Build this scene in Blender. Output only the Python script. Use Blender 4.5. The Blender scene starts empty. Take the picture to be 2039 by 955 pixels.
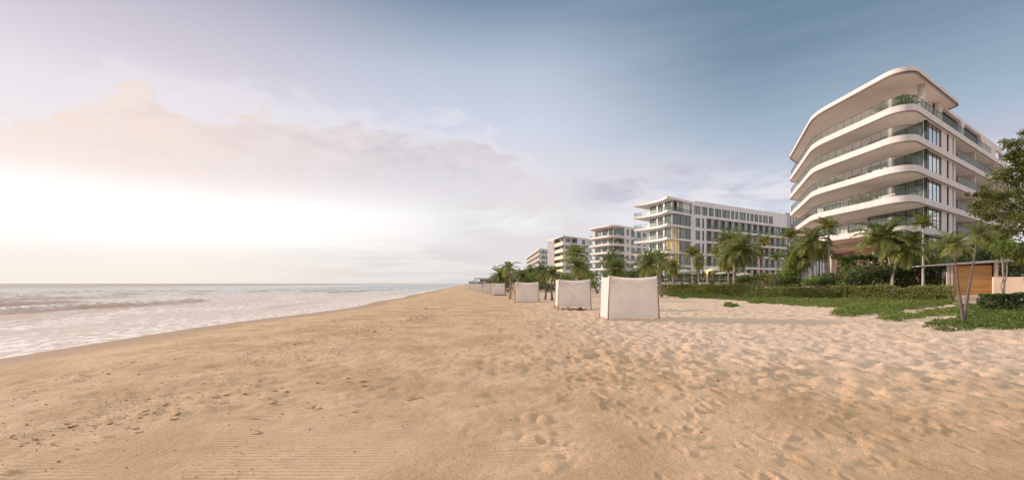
import bpy, math, random
import numpy as np
from mathutils import Vector
R = math.radians
random.seed(7); rng = np.random.default_rng(7)
sc = bpy.context.scene
COL = sc.collection

# ------------------------------------------------------------------ camera, sky, sun, exposure
F = 900.0; PX0 = 1019.5; HY = 564.0; HC = 2.1          # focal length in photo pixels, principal column, horizon row, eye height
cd = bpy.data.cameras.new("camera"); cam = bpy.data.objects.new("camera", cd); COL.objects.link(cam)
cam.location = (0, 0, HC); cam.rotation_euler = (R(90), 0, 0)
cd.sensor_fit = 'HORIZONTAL'; cd.sensor_width = 36.0; cd.lens = 36.0 * F / 2039.0
cd.shift_y = (HY - 477.5) / 2039.0; cd.clip_start = 0.1; cd.clip_end = 60000
sc.camera = cam
SUN_AZ, SUN_EL = R(-72), R(14)
sl = bpy.data.lights.new("sun", 'SUN'); so = bpy.data.objects.new("sun", sl); COL.objects.link(so)
sl.energy = 4.3; sl.angle = R(4); sl.color = (1.0, 0.79, 0.66)
sdir = Vector((math.sin(SUN_AZ) * math.cos(SUN_EL), math.cos(SUN_AZ) * math.cos(SUN_EL), math.sin(SUN_EL)))
so.rotation_euler = sdir.to_track_quat('Z', 'Y').to_euler(); so.location = (-30, 20, 40)
vs = sc.view_settings
sc.display_settings.display_device = 'sRGB'
vs.view_transform = 'Standard'; vs.look = 'None'; vs.gamma = 1.0; vs.exposure = 0.0; vs.use_curve_mapping = False
sc.cycles.max_bounces = 8; sc.cycles.transparent_max_bounces = 16; sc.cycles.use_denoising = True
sc.cycles.sample_clamp_indirect = 6

def lin(r, g, b):
    f = lambda c: (c / 255 / 12.92) if c <= 10.3 else ((c / 255 + 0.055) / 1.055) ** 2.4
    return (f(r), f(g), f(b), 1.0)

class NT:
    """small helper to wire node trees"""
    def __init__(s, tree): s.t = tree; s.n = tree.nodes; s.l = tree.links
    def put(s, node, key, val):
        if val is None: return
        if isinstance(val, bpy.types.NodeSocket): s.l.new(val, node.inputs[key])
        else: node.inputs[key].default_value = val
    def math(s, op, a, b=None, c=None, clamp=False):
        n = s.n.new('ShaderNodeMath'); n.operation = op; n.use_clamp = clamp
        s.put(n, 0, a); s.put(n, 1, b)
        if c is not None: s.put(n, 2, c)
        return n.outputs[0]
    def sstep(s, lo, hi, x):
        n = s.n.new('ShaderNodeMapRange'); n.interpolation_type = 'SMOOTHSTEP'
        s.put(n, 0, x); s.put(n, 1, lo); s.put(n, 2, hi); return n.outputs[0]
    def mix(s, fac, a, b, mode='MIX'):
        n = s.n.new('ShaderNodeMix'); n.data_type = 'RGBA'; n.blend_type = mode
        s.put(n, 0, fac); s.put(n, 6, a); s.put(n, 7, b); return n.outputs[2]
    def ramp(s, fac, stops):
        n = s.n.new('ShaderNodeValToRGB'); e = n.color_ramp.elements
        while len(e) > 1: e.remove(e[-1])
        e[0].position = stops[0][0]; e[0].color = stops[0][1]
        for p, c in stops[1:]:
            k = e.new(p); k.color = c
        s.put(n, 0, fac); return n.outputs[0]
    def noise(s, vec, scale, detail=4, rough=0.55, dist=0.0):
        n = s.n.new('ShaderNodeTexNoise'); s.put(n, 'Vector', vec)
        s.put(n, 'Scale', scale); s.put(n, 'Detail', detail); s.put(n, 'Roughness', rough); s.put(n, 'Distortion', dist)
        return n.outputs[0]
    def comb(s, x, y, z):
        n = s.n.new('ShaderNodeCombineXYZ'); s.put(n, 0, x); s.put(n, 1, y); s.put(n, 2, z); return n.outputs[0]
    def sep(s, v):
        n = s.n.new('ShaderNodeSeparateXYZ'); s.put(n, 0, v); return n.outputs

world = bpy.data.worlds.new("World"); sc.world = world; world.use_nodes = True
def make_sky():
    t = NT(world.node_tree); t.n.clear()
    out = t.n.new('ShaderNodeOutputWorld'); bg = t.n.new('ShaderNodeBackground'); t.l.new(bg.outputs[0], out.inputs[0])
    tc = t.n.new('ShaderNodeTexCoord').outputs['Generated']
    x, y, z = t.sep(tc)
    az = t.math('ARCTAN2', x, y); el = t.math('ARCSINE', z)
    deg = 180 / math.pi
    azd = t.math('MULTIPLY', az, deg); eld = t.math('MULTIPLY', el, deg)
    f = t.math('DIVIDE', eld, 90.0, clamp=True)
    E = lambda d: d / 90.0
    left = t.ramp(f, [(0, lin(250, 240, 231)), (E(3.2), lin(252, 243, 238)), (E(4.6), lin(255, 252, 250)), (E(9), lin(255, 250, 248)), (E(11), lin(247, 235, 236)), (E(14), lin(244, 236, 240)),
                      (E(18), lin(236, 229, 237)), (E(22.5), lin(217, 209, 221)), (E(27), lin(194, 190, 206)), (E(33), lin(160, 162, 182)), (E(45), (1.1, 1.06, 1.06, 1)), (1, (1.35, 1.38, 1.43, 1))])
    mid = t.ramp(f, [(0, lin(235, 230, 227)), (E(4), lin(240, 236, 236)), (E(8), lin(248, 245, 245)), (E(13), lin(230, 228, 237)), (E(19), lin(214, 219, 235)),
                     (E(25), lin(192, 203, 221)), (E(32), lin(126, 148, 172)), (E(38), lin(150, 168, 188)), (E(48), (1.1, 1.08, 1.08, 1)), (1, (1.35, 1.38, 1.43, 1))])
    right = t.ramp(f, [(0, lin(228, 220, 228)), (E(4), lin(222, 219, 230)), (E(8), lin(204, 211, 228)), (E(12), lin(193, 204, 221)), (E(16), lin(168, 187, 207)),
                       (E(20), lin(147, 168, 188)), (E(24), lin(122, 146, 167)), (E(30), lin(108, 134, 157)), (E(46), (1.0, 1.02, 1.06, 1)), (1, (1.35, 1.38, 1.43, 1))])  # all three ramps brighten above the frame to light the ground
    wl = t.sstep(-40.0, -4.0, azd); wr = t.sstep(0.0, 30.0, azd)
    col = t.mix(wl, left, mid); col = t.mix(wr, col, right)
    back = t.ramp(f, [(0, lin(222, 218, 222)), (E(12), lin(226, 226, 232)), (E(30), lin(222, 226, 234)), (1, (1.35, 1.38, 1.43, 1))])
    col = t.mix(t.sstep(62.0, 100.0, t.math('ABSOLUTE', azd)), col, back)     # unseen sky behind the viewer, brightened as fill for camera-facing surfaces
    # white glare low over the sea where the sun sits behind the cloud
    band = lambda a0, a1, b0, b1, v: t.math('MULTIPLY', t.sstep(a0, a1, v), t.math('SUBTRACT', 1.0, t.sstep(b0, b1, v)))
    gl = t.math('MULTIPLY', t.math('MULTIPLY', band(1.5, 7.0, 7.5, 14.0, eld), band(-80.0, -45.0, -26.0, -2.0, azd)), 0.16)
    col = t.mix(1.0, col, t.mix(1.0, (1.0, 0.95, 0.90, 1), t.comb(gl, gl, gl), 'MULTIPLY'), 'ADD')
    cv = t.comb(t.math('MULTIPLY', azd, 0.055), t.math('MULTIPLY', eld, 0.13), 0.0)
    n1 = t.noise(cv, 1.9, 7, 0.55, 0.25); n2 = t.noise(cv, 5.0, 5, 0.6, 0.2)
    # long grey and peach bank over the sea: lumpy bright-edged top, soft base
    top = t.math('ADD', t.math('MULTIPLY', t.math('SUBTRACT', n1, 0.5), 15.0), 18.4)
    top = t.math('SUBTRACT', top, t.math('MULTIPLY', t.sstep(-9.0, 10.0, azd), 7.0))
    top = t.math('SUBTRACT', top, t.math('MULTIPLY', t.math('SUBTRACT', 1.0, t.sstep(-48.0, -40.0, azd)), 5.0))
    d = t.math('SUBTRACT', top, eld)
    base = t.math('SUBTRACT', t.math('ADD', eld, t.math('MULTIPLY', t.math('SUBTRACT', n2, 0.5), 3.0)), t.math('MULTIPLY', t.sstep(-45.0, -12.0, azd), 1.6))
    rim = t.math('MULTIPLY', band(-2.6, -0.6, -0.3, 1.0, d), band(-50.0, -40.0, 0.0, 14.0, azd))
    col = t.mix(t.math('MULTIPLY', rim, 0.45), col, lin(242, 236, 242))
    m = t.math('MULTIPLY', t.sstep(-0.5, 0.9, d), t.sstep(5.8, 15.5, base))
    m = t.math('MULTIPLY', m, t.math('SUBTRACT', 1.0, t.sstep(4.0, 16.0, azd)))
    ccol = t.mix(t.sstep(-42.0, -8.0, azd), lin(249, 229, 216), lin(222, 214, 219))
    lit = t.math('MULTIPLY', t.sstep(0.45, 0.62, n2), 0.45)
    ccol = t.mix(lit, ccol, lin(243, 232, 231))
    nb_ = t.noise(cv, 3.1, 6, 0.6, 0.3)
    ccol = t.mix(t.math('MULTIPLY', t.math('MULTIPLY', t.sstep(0.48, 0.66, nb_), t.sstep(9.0, 14.0, eld)), 0.5), ccol, t.mix(t.sstep(-42.0, -14.0, azd), lin(236, 214, 205), lin(203, 193, 202)))
    m = t.math('MULTIPLY', m, t.math('ADD', t.math('MULTIPLY', n1, 0.5), 0.58), clamp=True)
    col = t.mix(m, col, ccol)
    # low grey streaks near the horizon and a soft grey veil behind the far hotels
    sv = t.comb(t.math('MULTIPLY', azd, 0.045), t.math('MULTIPLY', eld, 0.5), 3.7)
    n3 = t.noise(sv, 1.6, 6, 0.6, 0.3)
    m2 = t.math('MULTIPLY', t.sstep(0.42, 0.62, n3), t.math('SUBTRACT', 1.0, t.sstep(2.6, 6.4, eld)))
    m2 = t.math('MULTIPLY', m2, t.sstep(-36.0, -6.0, azd))
    col = t.mix(t.math('MULTIPLY', m2, 0.7), col, lin(219, 213, 213))
    wv = t.comb(t.math('MULTIPLY', azd, 0.06), t.math('MULTIPLY', eld, 0.17), 9.1)
    n4 = t.noise(wv, 1.5, 7, 0.6, 0.5); n5 = t.noise(wv, 2.6, 6, 0.6, 0.6)
    mv = t.math('MULTIPLY', t.math('MULTIPLY', t.sstep(0.32, 0.58, n4), band(1.0, 4.0, 11.5, 18.0, eld)), band(-12.0, -3.0, 18.0, 32.0, azd))
    col = t.mix(t.math('MULTIPLY', mv, 0.9), col, lin(230, 225, 229))
    m3 = t.math('MULTIPLY', t.math('MULTIPLY', t.sstep(0.30, 0.56, n5), band(2.0, 5.0, 9.5, 14.5, eld)), t.sstep(6.0, 16.0, azd))
    col = t.mix(t.math('MULTIPLY', m3, 0.85), col, lin(240, 236, 242))
    m4 = t.math('MULTIPLY', t.math('MULTIPLY', t.sstep(0.44, 0.62, n4), band(8.0, 10.5, 12.0, 16.0, eld)), t.sstep(5.0, 14.0, azd))
    col = t.mix(t.math('MULTIPLY', m4, 0.8), col, lin(190, 190, 210))
    # thin high streaks on the land side
    hv = t.comb(t.math('MULTIPLY', azd, 0.03), t.math('MULTIPLY', eld, 0.22), 5.3)
    n6 = t.noise(hv, 2.0, 6, 0.6, 0.6)
    m5 = t.math('MULTIPLY', t.math('MULTIPLY', t.sstep(0.40, 0.75, n6), band(12.0, 18.0, 36.0, 44.0, eld)), t.sstep(-12.0, 10.0, azd))
    col = t.mix(t.math('MULTIPLY', m5, 0.09), col, lin(190, 204, 220))
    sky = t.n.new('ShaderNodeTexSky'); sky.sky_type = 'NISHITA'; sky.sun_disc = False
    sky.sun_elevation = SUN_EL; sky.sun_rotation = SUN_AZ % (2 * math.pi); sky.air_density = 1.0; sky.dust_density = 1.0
    nis = t.mix(1.0, sky.outputs[0], (0.1, 0.1, 0.1, 1), 'MULTIPLY')     # Nishita at strength 0.1, only faintly blended into the ramp sky
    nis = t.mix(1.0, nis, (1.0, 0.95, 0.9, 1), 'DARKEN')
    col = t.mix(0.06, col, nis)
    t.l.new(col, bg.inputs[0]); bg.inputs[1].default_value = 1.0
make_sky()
# ------------------------------------------------------------------ helpers
def at(px, py, Y):
    """point seen at photo pixel (px, py) when it stands Y metres away"""
    return ((px - PX0) / F * Y, Y, HC - (py - HY) / F * Y)

def shore_x(y): return -15.9 - 0.094 * np.maximum(np.asarray(y, float) - 45, 0) - 0.10 * np.maximum(8 - np.asarray(y, float), 0) + 0.5 * np.sin(np.asarray(y, float) * 0.21)
GY = [-200, 0, 14, 18, 26, 34, 42.5, 55, 69.5, 110, 140, 170, 260, 600, 3000]
GX = [40, 36, 19, 16.5, 17.5, 26, 34, 29, 20, 13, 9, 0, -14, -46, -280]
def garden_x(y): return np.interp(y, GY, GX)
def smooth(a, b, x):
    t = np.clip((x - a) / (b - a), 0, 1); return t * t * (3 - 2 * t)
def hashn(ix, iy, s):
    h = np.sin(ix * 127.1 + iy * 311.7 + s * 74.7) * 43758.5453; return h - np.floor(h)
def vnoise(x, y, s=0):
    ix = np.floor(x); iy = np.floor(y); fx = x - ix; fy = y - iy
    fx = fx * fx * (3 - 2 * fx); fy = fy * fy * (3 - 2 * fy)
    a = hashn(ix, iy, s); b = hashn(ix + 1, iy, s); c = hashn(ix, iy + 1, s); d = hashn(ix + 1, iy + 1, s)
    return (a * (1 - fx) + b * fx) * (1 - fy) + (c * (1 - fx) + d * fx) * fy
def gbase(x, y):
    x = np.asarray(x, float); y = np.asarray(y, float)
    u = x - shore_x(y)
    z = 0.25 * smooth(0, 8, u) - 0.9 * smooth(0, -30, u) - 0.02
    v = (x - garden_x(y))
    z = z + 0.12 * smooth(-4, 2, v)
    hx = np.interp(y, [-200, 20, 30, 42.5, 69.5, 110, 140, 170, 260, 600, 3000], [60, 50, 50, 42, 23.5, 15, 11, 2, -12, -44, -278])
    z = z + 0.75 * smooth(1.0, 8, x - hx)
    return z
def gz(x, y): return float(gbase(x, y))

MATS = {}
def mat(name, col, rough=0.6, var=0.0, vscale=3.0, bump=0.0, bscale=30.0, metal=0.0, spec=0.5, col2=None, stretch=(1, 1, 1)):
    if name in MATS: return MATS[name]
    m = bpy.data.materials.new(name); m.use_nodes = True; MATS[name] = m
    t = NT(m.node_tree); b = t.n['Principled BSDF']
    c = (*col, 1)
    b.inputs['Base Color'].default_value = c; b.inputs['Roughness'].default_value = rough
    b.inputs['Metallic'].default_value = metal; b.inputs['Specular IOR Level'].default_value = spec
    if var or bump:
        tc = t.n.new('ShaderNodeTexCoord').outputs['Object']
        mp = t.n.new('ShaderNodeMapping'); t.l.new(tc, mp.inputs[0]); mp.inputs['Scale'].default_value = stretch
        v = mp.outputs[0]
        if var:
            n = t.noise(v, vscale, 5, 0.6)
            hi = tuple(min(1, k * (1 + var)) for k in col); lo = tuple(k * (1 - var) for k in col)
            if col2: lo = col2
            cc = t.mix(t.sstep(0.3, 0.7, n), (*lo, 1), (*hi, 1))
            t.l.new(cc, b.inputs['Base Color'])
        if bump:
            n = t.noise(v, bscale, 5, 0.6); bp = t.n.new('ShaderNodeBump')
            bp.inputs['Strength'].default_value = bump; bp.inputs['Distance'].default_value = 0.02
            t.l.new(n, bp.inputs['Height']); t.l.new(bp.outputs[0], b.inputs['Normal'])
    return m
def leafmat(name, c1, c2, trans=0.3, rough=0.5):
    """leaf colour varies from leaf to leaf (attribute tint) and from plant to plant"""
    if name in MATS: return MATS[name]
    m = bpy.data.materials.new(name); m.use_nodes = True; MATS[name] = m
    t = NT(m.node_tree); b = t.n['Principled BSDF']; o = t.n['Material Output']
    a = t.n.new('ShaderNodeAttribute'); a.attribute_name = 'tint'
    oi = t.n.new('ShaderNodeObjectInfo')
    f = t.math('ADD', t.math('MULTIPLY', a.outputs['Fac'], 0.8), t.math('MULTIPLY', t.math('SUBTRACT', oi.outputs['Random'], 0.35), 0.45), clamp=True)
    c = t.mix(f, (*c1, 1), (*c2, 1))
    t.l.new(c, b.inputs['Base Color']); b.inputs['Roughness'].default_value = rough; b.inputs['Specular IOR Level'].default_value = 0.35
    tr = t.n.new('ShaderNodeBsdfTranslucent'); t.l.new(c, tr.inputs[0])
    ms = t.n.new('ShaderNodeMixShader'); ms.inputs[0].default_value = trans
    t.l.new(b.outputs[0], ms.inputs[1]); t.l.new(tr.outputs[0], ms.inputs[2]); t.l.new(ms.outputs[0], o.inputs[0])
    return m
def glassmat(name, tint, f0=0.07, gain=0.9, rough=0.02, gc=0.96):
    if name in MATS: return MATS[name]
    m = bpy.data.materials.new(name); m.use_nodes = True; MATS[name] = m
    t = NT(m.node_tree); t.n.remove(t.n['Principled BSDF']); o = t.n['Material Output']
    lw = t.n.new('ShaderNodeLayerWeight'); lw.inputs[0].default_value = 0.5
    fac = t.math('ADD', t.math('MULTIPLY', t.math('POWER', lw.outputs['Facing'], 3.5), gain), f0, clamp=True)
    gl = t.n.new('ShaderNodeBsdfGlossy'); gl.inputs['Roughness'].default_value = rough; gl.inputs['Color'].default_value = (gc, gc, gc, 1)
    tp = t.n.new('ShaderNodeBsdfTransparent'); tp.inputs[0].default_value = (*tint, 1)
    ms = t.n.new('ShaderNodeMixShader'); t.l.new(fac, ms.inputs[0]); t.l.new(tp.outputs[0], ms.inputs[1]); t.l.new(gl.outputs[0], ms.inputs[2])
    t.l.new(ms.outputs[0], o.inputs[0]); return m
def emitmat(name, col, s):
    if name in MATS: return MATS[name]
    m = bpy.data.materials.new(name); m.use_nodes = True; MATS[name] = m
    b = m.node_tree.nodes['Principled BSDF']; b.inputs['Base Color'].default_value = (*col, 1)
    b.inputs['Emission Color'].default_value = (*col, 1); b.inputs['Emission Strength'].default_value = s; return m

class MB:
    def __init__(s): s.v = []; s.f = []
    def add(s, vs_, fs):
        k = len(s.v); s.v.extend(tuple(p) for p in vs_); s.f.extend(tuple(i + k for i in f) for f in fs); return s
    def hexa(s, p):   # 4 bottom + 4 top
        return s.add(p, [(0, 3, 2, 1), (4, 5, 6, 7), (0, 1, 5, 4), (1, 2, 6, 5), (2, 3, 7, 6), (3, 0, 4, 7)])
    def box(s, x0, x1, y0, y1, z0, z1):
        return s.hexa([(x0, y0, z0), (x1, y0, z0), (x1, y1, z0), (x0, y1, z0), (x0, y0, z1), (x1, y0, z1), (x1, y1, z1), (x0, y1, z1)])
    def obox(s, o, d, n, s0, s1, a0, a1, z0, z1):
        q = [(o[0] + d[0] * i + n[0] * j, o[1] + d[1] * i + n[1] * j) for i, j in ((s0, a0), (s1, a0), (s1, a1), (s0, a1))]
        return s.hexa([(*p, z0) for p in q] + [(*p, z1) for p in q])
    def prism(s, pts, z0, z1):
        n = len(pts)
        return s.add([(p[0], p[1], z0) for p in pts] + [(p[0], p[1], z1) for p in pts],
                     [tuple(range(n - 1, -1, -1)), tuple(range(n, 2 * n))] + [(i, (i + 1) % n, n + (i + 1) % n, n + i) for i in range(n)])
    def strip(s, pts, w, z0, z1):
        """an upright band of thickness w along an open line"""
        n = len(pts); L = []; Rr = []
        for i in range(n):
            a = pts[max(i - 1, 0)]; b = pts[min(i + 1, n - 1)]; dx, dy = b[0] - a[0], b[1] - a[1]; l = math.hypot(dx, dy) or 1
            nx, ny = -dy / l * w / 2, dx / l * w / 2
            L.append((pts[i][0] + nx, pts[i][1] + ny)); Rr.append((pts[i][0] - nx, pts[i][1] - ny))
        for i in range(n - 1):
            q = [Rr[i], Rr[i + 1], L[i + 1], L[i]]
            k = [(*p, z0) for p in q] + [(*p, z1) for p in q]
            fs = [(0, 3, 2, 1), (4, 5, 6, 7), (0, 1, 5, 4), (2, 3, 7, 6)]
            if i == 0: fs.append((3, 0, 4, 7))
            if i == n - 2: fs.append((1, 2, 6, 5))
            s.add(k, fs)
        return s
    def tube(s, path, rad, n=8, cap=True):
        path = [Vector(p) for p in path]; m = len(path); rings = []
        up = Vector((0.13, 0.31, 1)).normalized()
        for i in range(m):
            t = (path[min(i + 1, m - 1)] - path[max(i - 1, 0)]).normalized()
            a = t.cross(up if abs(t.dot(up)) < 0.95 else Vector((1, 0, 0))).normalized(); b = t.cross(a)
            r = rad[i] if hasattr(rad, '__len__') else rad
            rings.append([path[i] + (a * math.cos(2 * math.pi * j / n) + b * math.sin(2 * math.pi * j / n)) * r for j in range(n)])
        fs = [(i * n + j, i * n + (j + 1) % n, (i + 1) * n + (j + 1) % n, (i + 1) * n + j) for i in range(m - 1) for j in range(n)]
        if cap: fs += [tuple(range(n - 1, -1, -1)), tuple((m - 1) * n + j for j in range(n))]
        return s.add([p for r_ in rings for p in r_], fs)
    def build(s, name, m, parent=None, smooth_=False, local=False):
        me = bpy.data.meshes.new(name)
        o_ = (0, 0, 0) if (local or parent is None) else tuple(root_of(parent).location)
        me.from_pydata([(a - o_[0], b - o_[1], c - o_[2]) for a, b, c in s.v], [], s.f); me.materials.append(m)
        if smooth_: me.polygons.foreach_set('use_smooth', [True] * len(me.polygons))
        return link(name, me, parent)
def root_of(o):
    while o.parent is not None: o = o.parent
    return o
def link(name, me, parent=None):
    o = bpy.data.objects.new(name, me); COL.objects.link(o)
    if parent is not None: o.parent = parent
    return o
def tag(o, label=None, cat=None, group=None, kind=None):
    if label: o['label'] = label
    if cat: o['category'] = cat
    if group: o['group'] = group
    if kind: o['kind'] = kind
    return o
def thing(name, label, cat, loc, group=None, rz=0.0):
    o = bpy.data.objects.new(name, None); COL.objects.link(o); o.location = loc; o.rotation_euler = (0, 0, rz)
    o.empty_display_size = 0.3
    return tag(o, label, cat, group)
def fastmesh(name, V, Fq, m, parent=None, tint=None, smooth_=False, attrs=None):
    """V (n,3) array, Fq (k,4) or (k,3) index array"""
    me = bpy.data.meshes.new(name); k = Fq.shape[1]
    me.vertices.add(len(V)); me.vertices.foreach_set('co', np.ascontiguousarray(V, np.float32).ravel())
    me.loops.add(Fq.size); me.loops.foreach_set('vertex_index', np.ascontiguousarray(Fq, np.int32).ravel())
    me.polygons.add(len(Fq)); me.polygons.foreach_set('loop_start', np.arange(0, Fq.size, k, dtype=np.int32))
    me.polygons.foreach_set('loop_total', np.full(len(Fq), k, np.int32))
    if smooth_: me.polygons.foreach_set('use_smooth', np.ones(len(Fq), bool))
    al = dict(attrs or {})
    if tint is not None: al['tint'] = tint
    for an, av in al.items():
        a = me.attributes.new(an, 'FLOAT', 'POINT'); a.data.foreach_set('value', np.ascontiguousarray(av, np.float32))
    me.update(calc_edges=True); me.validate(); me.materials.append(m)
    return link(name, me, parent)
def leaves_mesh(P, size, up=0.35, aspect=0.5, g=None, dirs=None):
    """one folded leaf per point; returns vertices, quads, tint"""
    g = g or rng; n = len(P); P = np.asarray(P, float)
    if dirs is None:
        d = g.normal(size=(n, 3)); d[:, 2] += up
    else: d = dirs + g.normal(size=(n, 3)) * 0.35
    d /= np.linalg.norm(d, axis=1, keepdims=True)
    r = g.normal(size=(n, 3)); w = np.cross(d, r); w /= np.linalg.norm(w, axis=1, keepdims=True)
    L = size * g.uniform(0.65, 1.3, (n, 1)) if np.isscalar(size) else np.asarray(size)[:, None] * g.uniform(0.65, 1.3, (n, 1))
    nrm = np.cross(w, d)
    V = np.empty((n, 4, 3)); V[:, 0] = P - d * L * 0.5; V[:, 2] = P + d * L * 0.5 - nrm * L * 0.1
    V[:, 1] = P + w * L * aspect * 0.5 + nrm * L * 0.08; V[:, 3] = P - w * L * aspect * 0.5 + nrm * L * 0.08
    t = np.repeat(g.uniform(0, 1, n), 4)
    return V.reshape(-1, 3), np.arange(4 * n).reshape(n, 4), t
def copy_tree(o, parent=None):
    c = o.copy(); COL.objects.link(c)
    if parent is not None: c.parent = parent
    for ch in o.children: copy_tree(ch, c)
    return c
def fillet(pts, rad, n=8):
    out = []; m = len(pts)
    for i in range(m):
        p = Vector(pts[i]); a = Vector(pts[i - 1]); b = Vector(pts[(i + 1) % m]); r = rad[i]
        if r <= 0: out.append((p.x, p.y)); continue
        u = (a - p).normalized(); w = (b - p).normalized(); ang = u.angle(w); tl = r / math.tan(ang / 2)
        tl = min(tl, (a - p).length * 0.48, (b - p).length * 0.48); r = tl * math.tan(ang / 2)
        c = p + (u + w).normalized() * (r / math.sin(ang / 2)); s0 = p + u * tl; s1 = p + w * tl
        a0 = math.atan2(s0.y - c.y, s0.x - c.x); a1 = math.atan2(s1.y - c.y, s1.x - c.x)
        da = (a1 - a0 + math.pi) % (2 * math.pi) - math.pi
        for k in range(n + 1):
            q = a0 + da * k / n; out.append((c.x + r * math.cos(q), c.y + r * math.sin(q)))
    return out
def polyline(pts, step):
    """resample an open 2-D line"""
    out = [pts[0]]
    for a, b in zip(pts, pts[1:]):
        l = math.hypot(b[0] - a[0], b[1] - a[1]); k = max(1, int(round(l / step)))
        out += [(a[0] + (b[0] - a[0]) * i / k, a[1] + (b[1] - a[1]) * i / k) for i in range(1, k + 1)]
    return out
def dirn(p0, p1):
    l = math.hypot(p1[0] - p0[0], p1[1] - p0[1]); d = ((p1[0] - p0[0]) / l, (p1[1] - p0[1]) / l); return d, l
# ------------------------------------------------------------------ beach, sea
def polar(angs, rs):
    A, Rr = np.meshgrid(angs, rs); x = np.sin(A) * Rr; y = np.cos(A) * Rr
    na, nr = len(angs), len(rs)
    i, j = np.meshgrid(np.arange(na - 1), np.arange(nr - 1)); k = (j * na + i).ravel()
    return x.ravel(), y.ravel(), np.stack([k, k + na, k + na + 1, k + 1], 1)[:, ::-1]
def fbm(x, y, s, o=4):
    t = 0; a = 1; w = 0
    for i in range(o): t = t + a * vnoise(x, y, s + i); w += a; a *= 0.5; x = x * 2.03 + 11.3; y = y * 2.03 - 7.7
    return t / w
def sand_relief(x, y):
    tr = smooth(-3, 5, x + 2.5 * fbm(x * .2, y * .2, 5, 2)) * smooth(6.5, 12, y + 0.25 * x)
    fade = 1 - smooth(45, 90, np.hypot(x, y))
    wx = x + 0.35 * fbm(x * .9, y * .9, 31, 2); wy = y + 0.35 * fbm(x * .9 + 9, y * .9, 33, 2)
    bumps = fbm(wx * 3.3, wy * 3.9, 3, 3)
    dim = np.abs(2 * vnoise(wx * 3.0, wy * 3.5, 9) - 1)
    z = tr * (0.155 * (bumps - 0.5) + 0.10 * (dim - 0.5))
    mid = (1 - tr) * smooth(-14, -9, x) * smooth(4.5, 8, y)
    z = z + mid * 0.085 * (fbm(x * 3.2, y * 3.8, 41, 3) - 0.5) + (tr * .6 + mid * .4) * 0.040 * (fbm(x * 7, y * 8, 45, 3) - 0.5)
    # footprints and scuffed patches in front
    pt = smooth(0.52, 0.66, fbm(x * .55, y * .8, 51, 3)) * smooth(-1.5, 1.0, x) * smooth(2.5, 4.5, y) * (1 - tr)
    z = z + pt * 0.045 * (np.abs(2 * vnoise(x * 4.5, y * 5.5, 53) - 1) - 0.5)
    # wrack lines: churned sand parallel to the shore
    for c, w, a in ((-6.2, 0.9, .05), (-4.9, 0.5, .06), (-8.6, 0.8, .025), (-2.8, 0.5, .03)):
        m = np.exp(-((x - c - 0.8 * (fbm(y * .25, y * 0 + c, 61, 2) - .5)) / w) ** 2) * smooth(0.42, 0.6, fbm(x * .8, y * .5, 63, 3))
        z = z + m * a * (fbm(x * 7, y * 8, 65, 3) - 0.35)
    z = z + 0.05 * (fbm(x * .22, y * .22, 71, 2) - 0.5) * smooth(-12, -8, x)
    return z * fade
def ground_z(x, y): return float(gbase(x, y) + sand_relief(np.array([float(x)]), np.array([float(y)]))[0])

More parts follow.
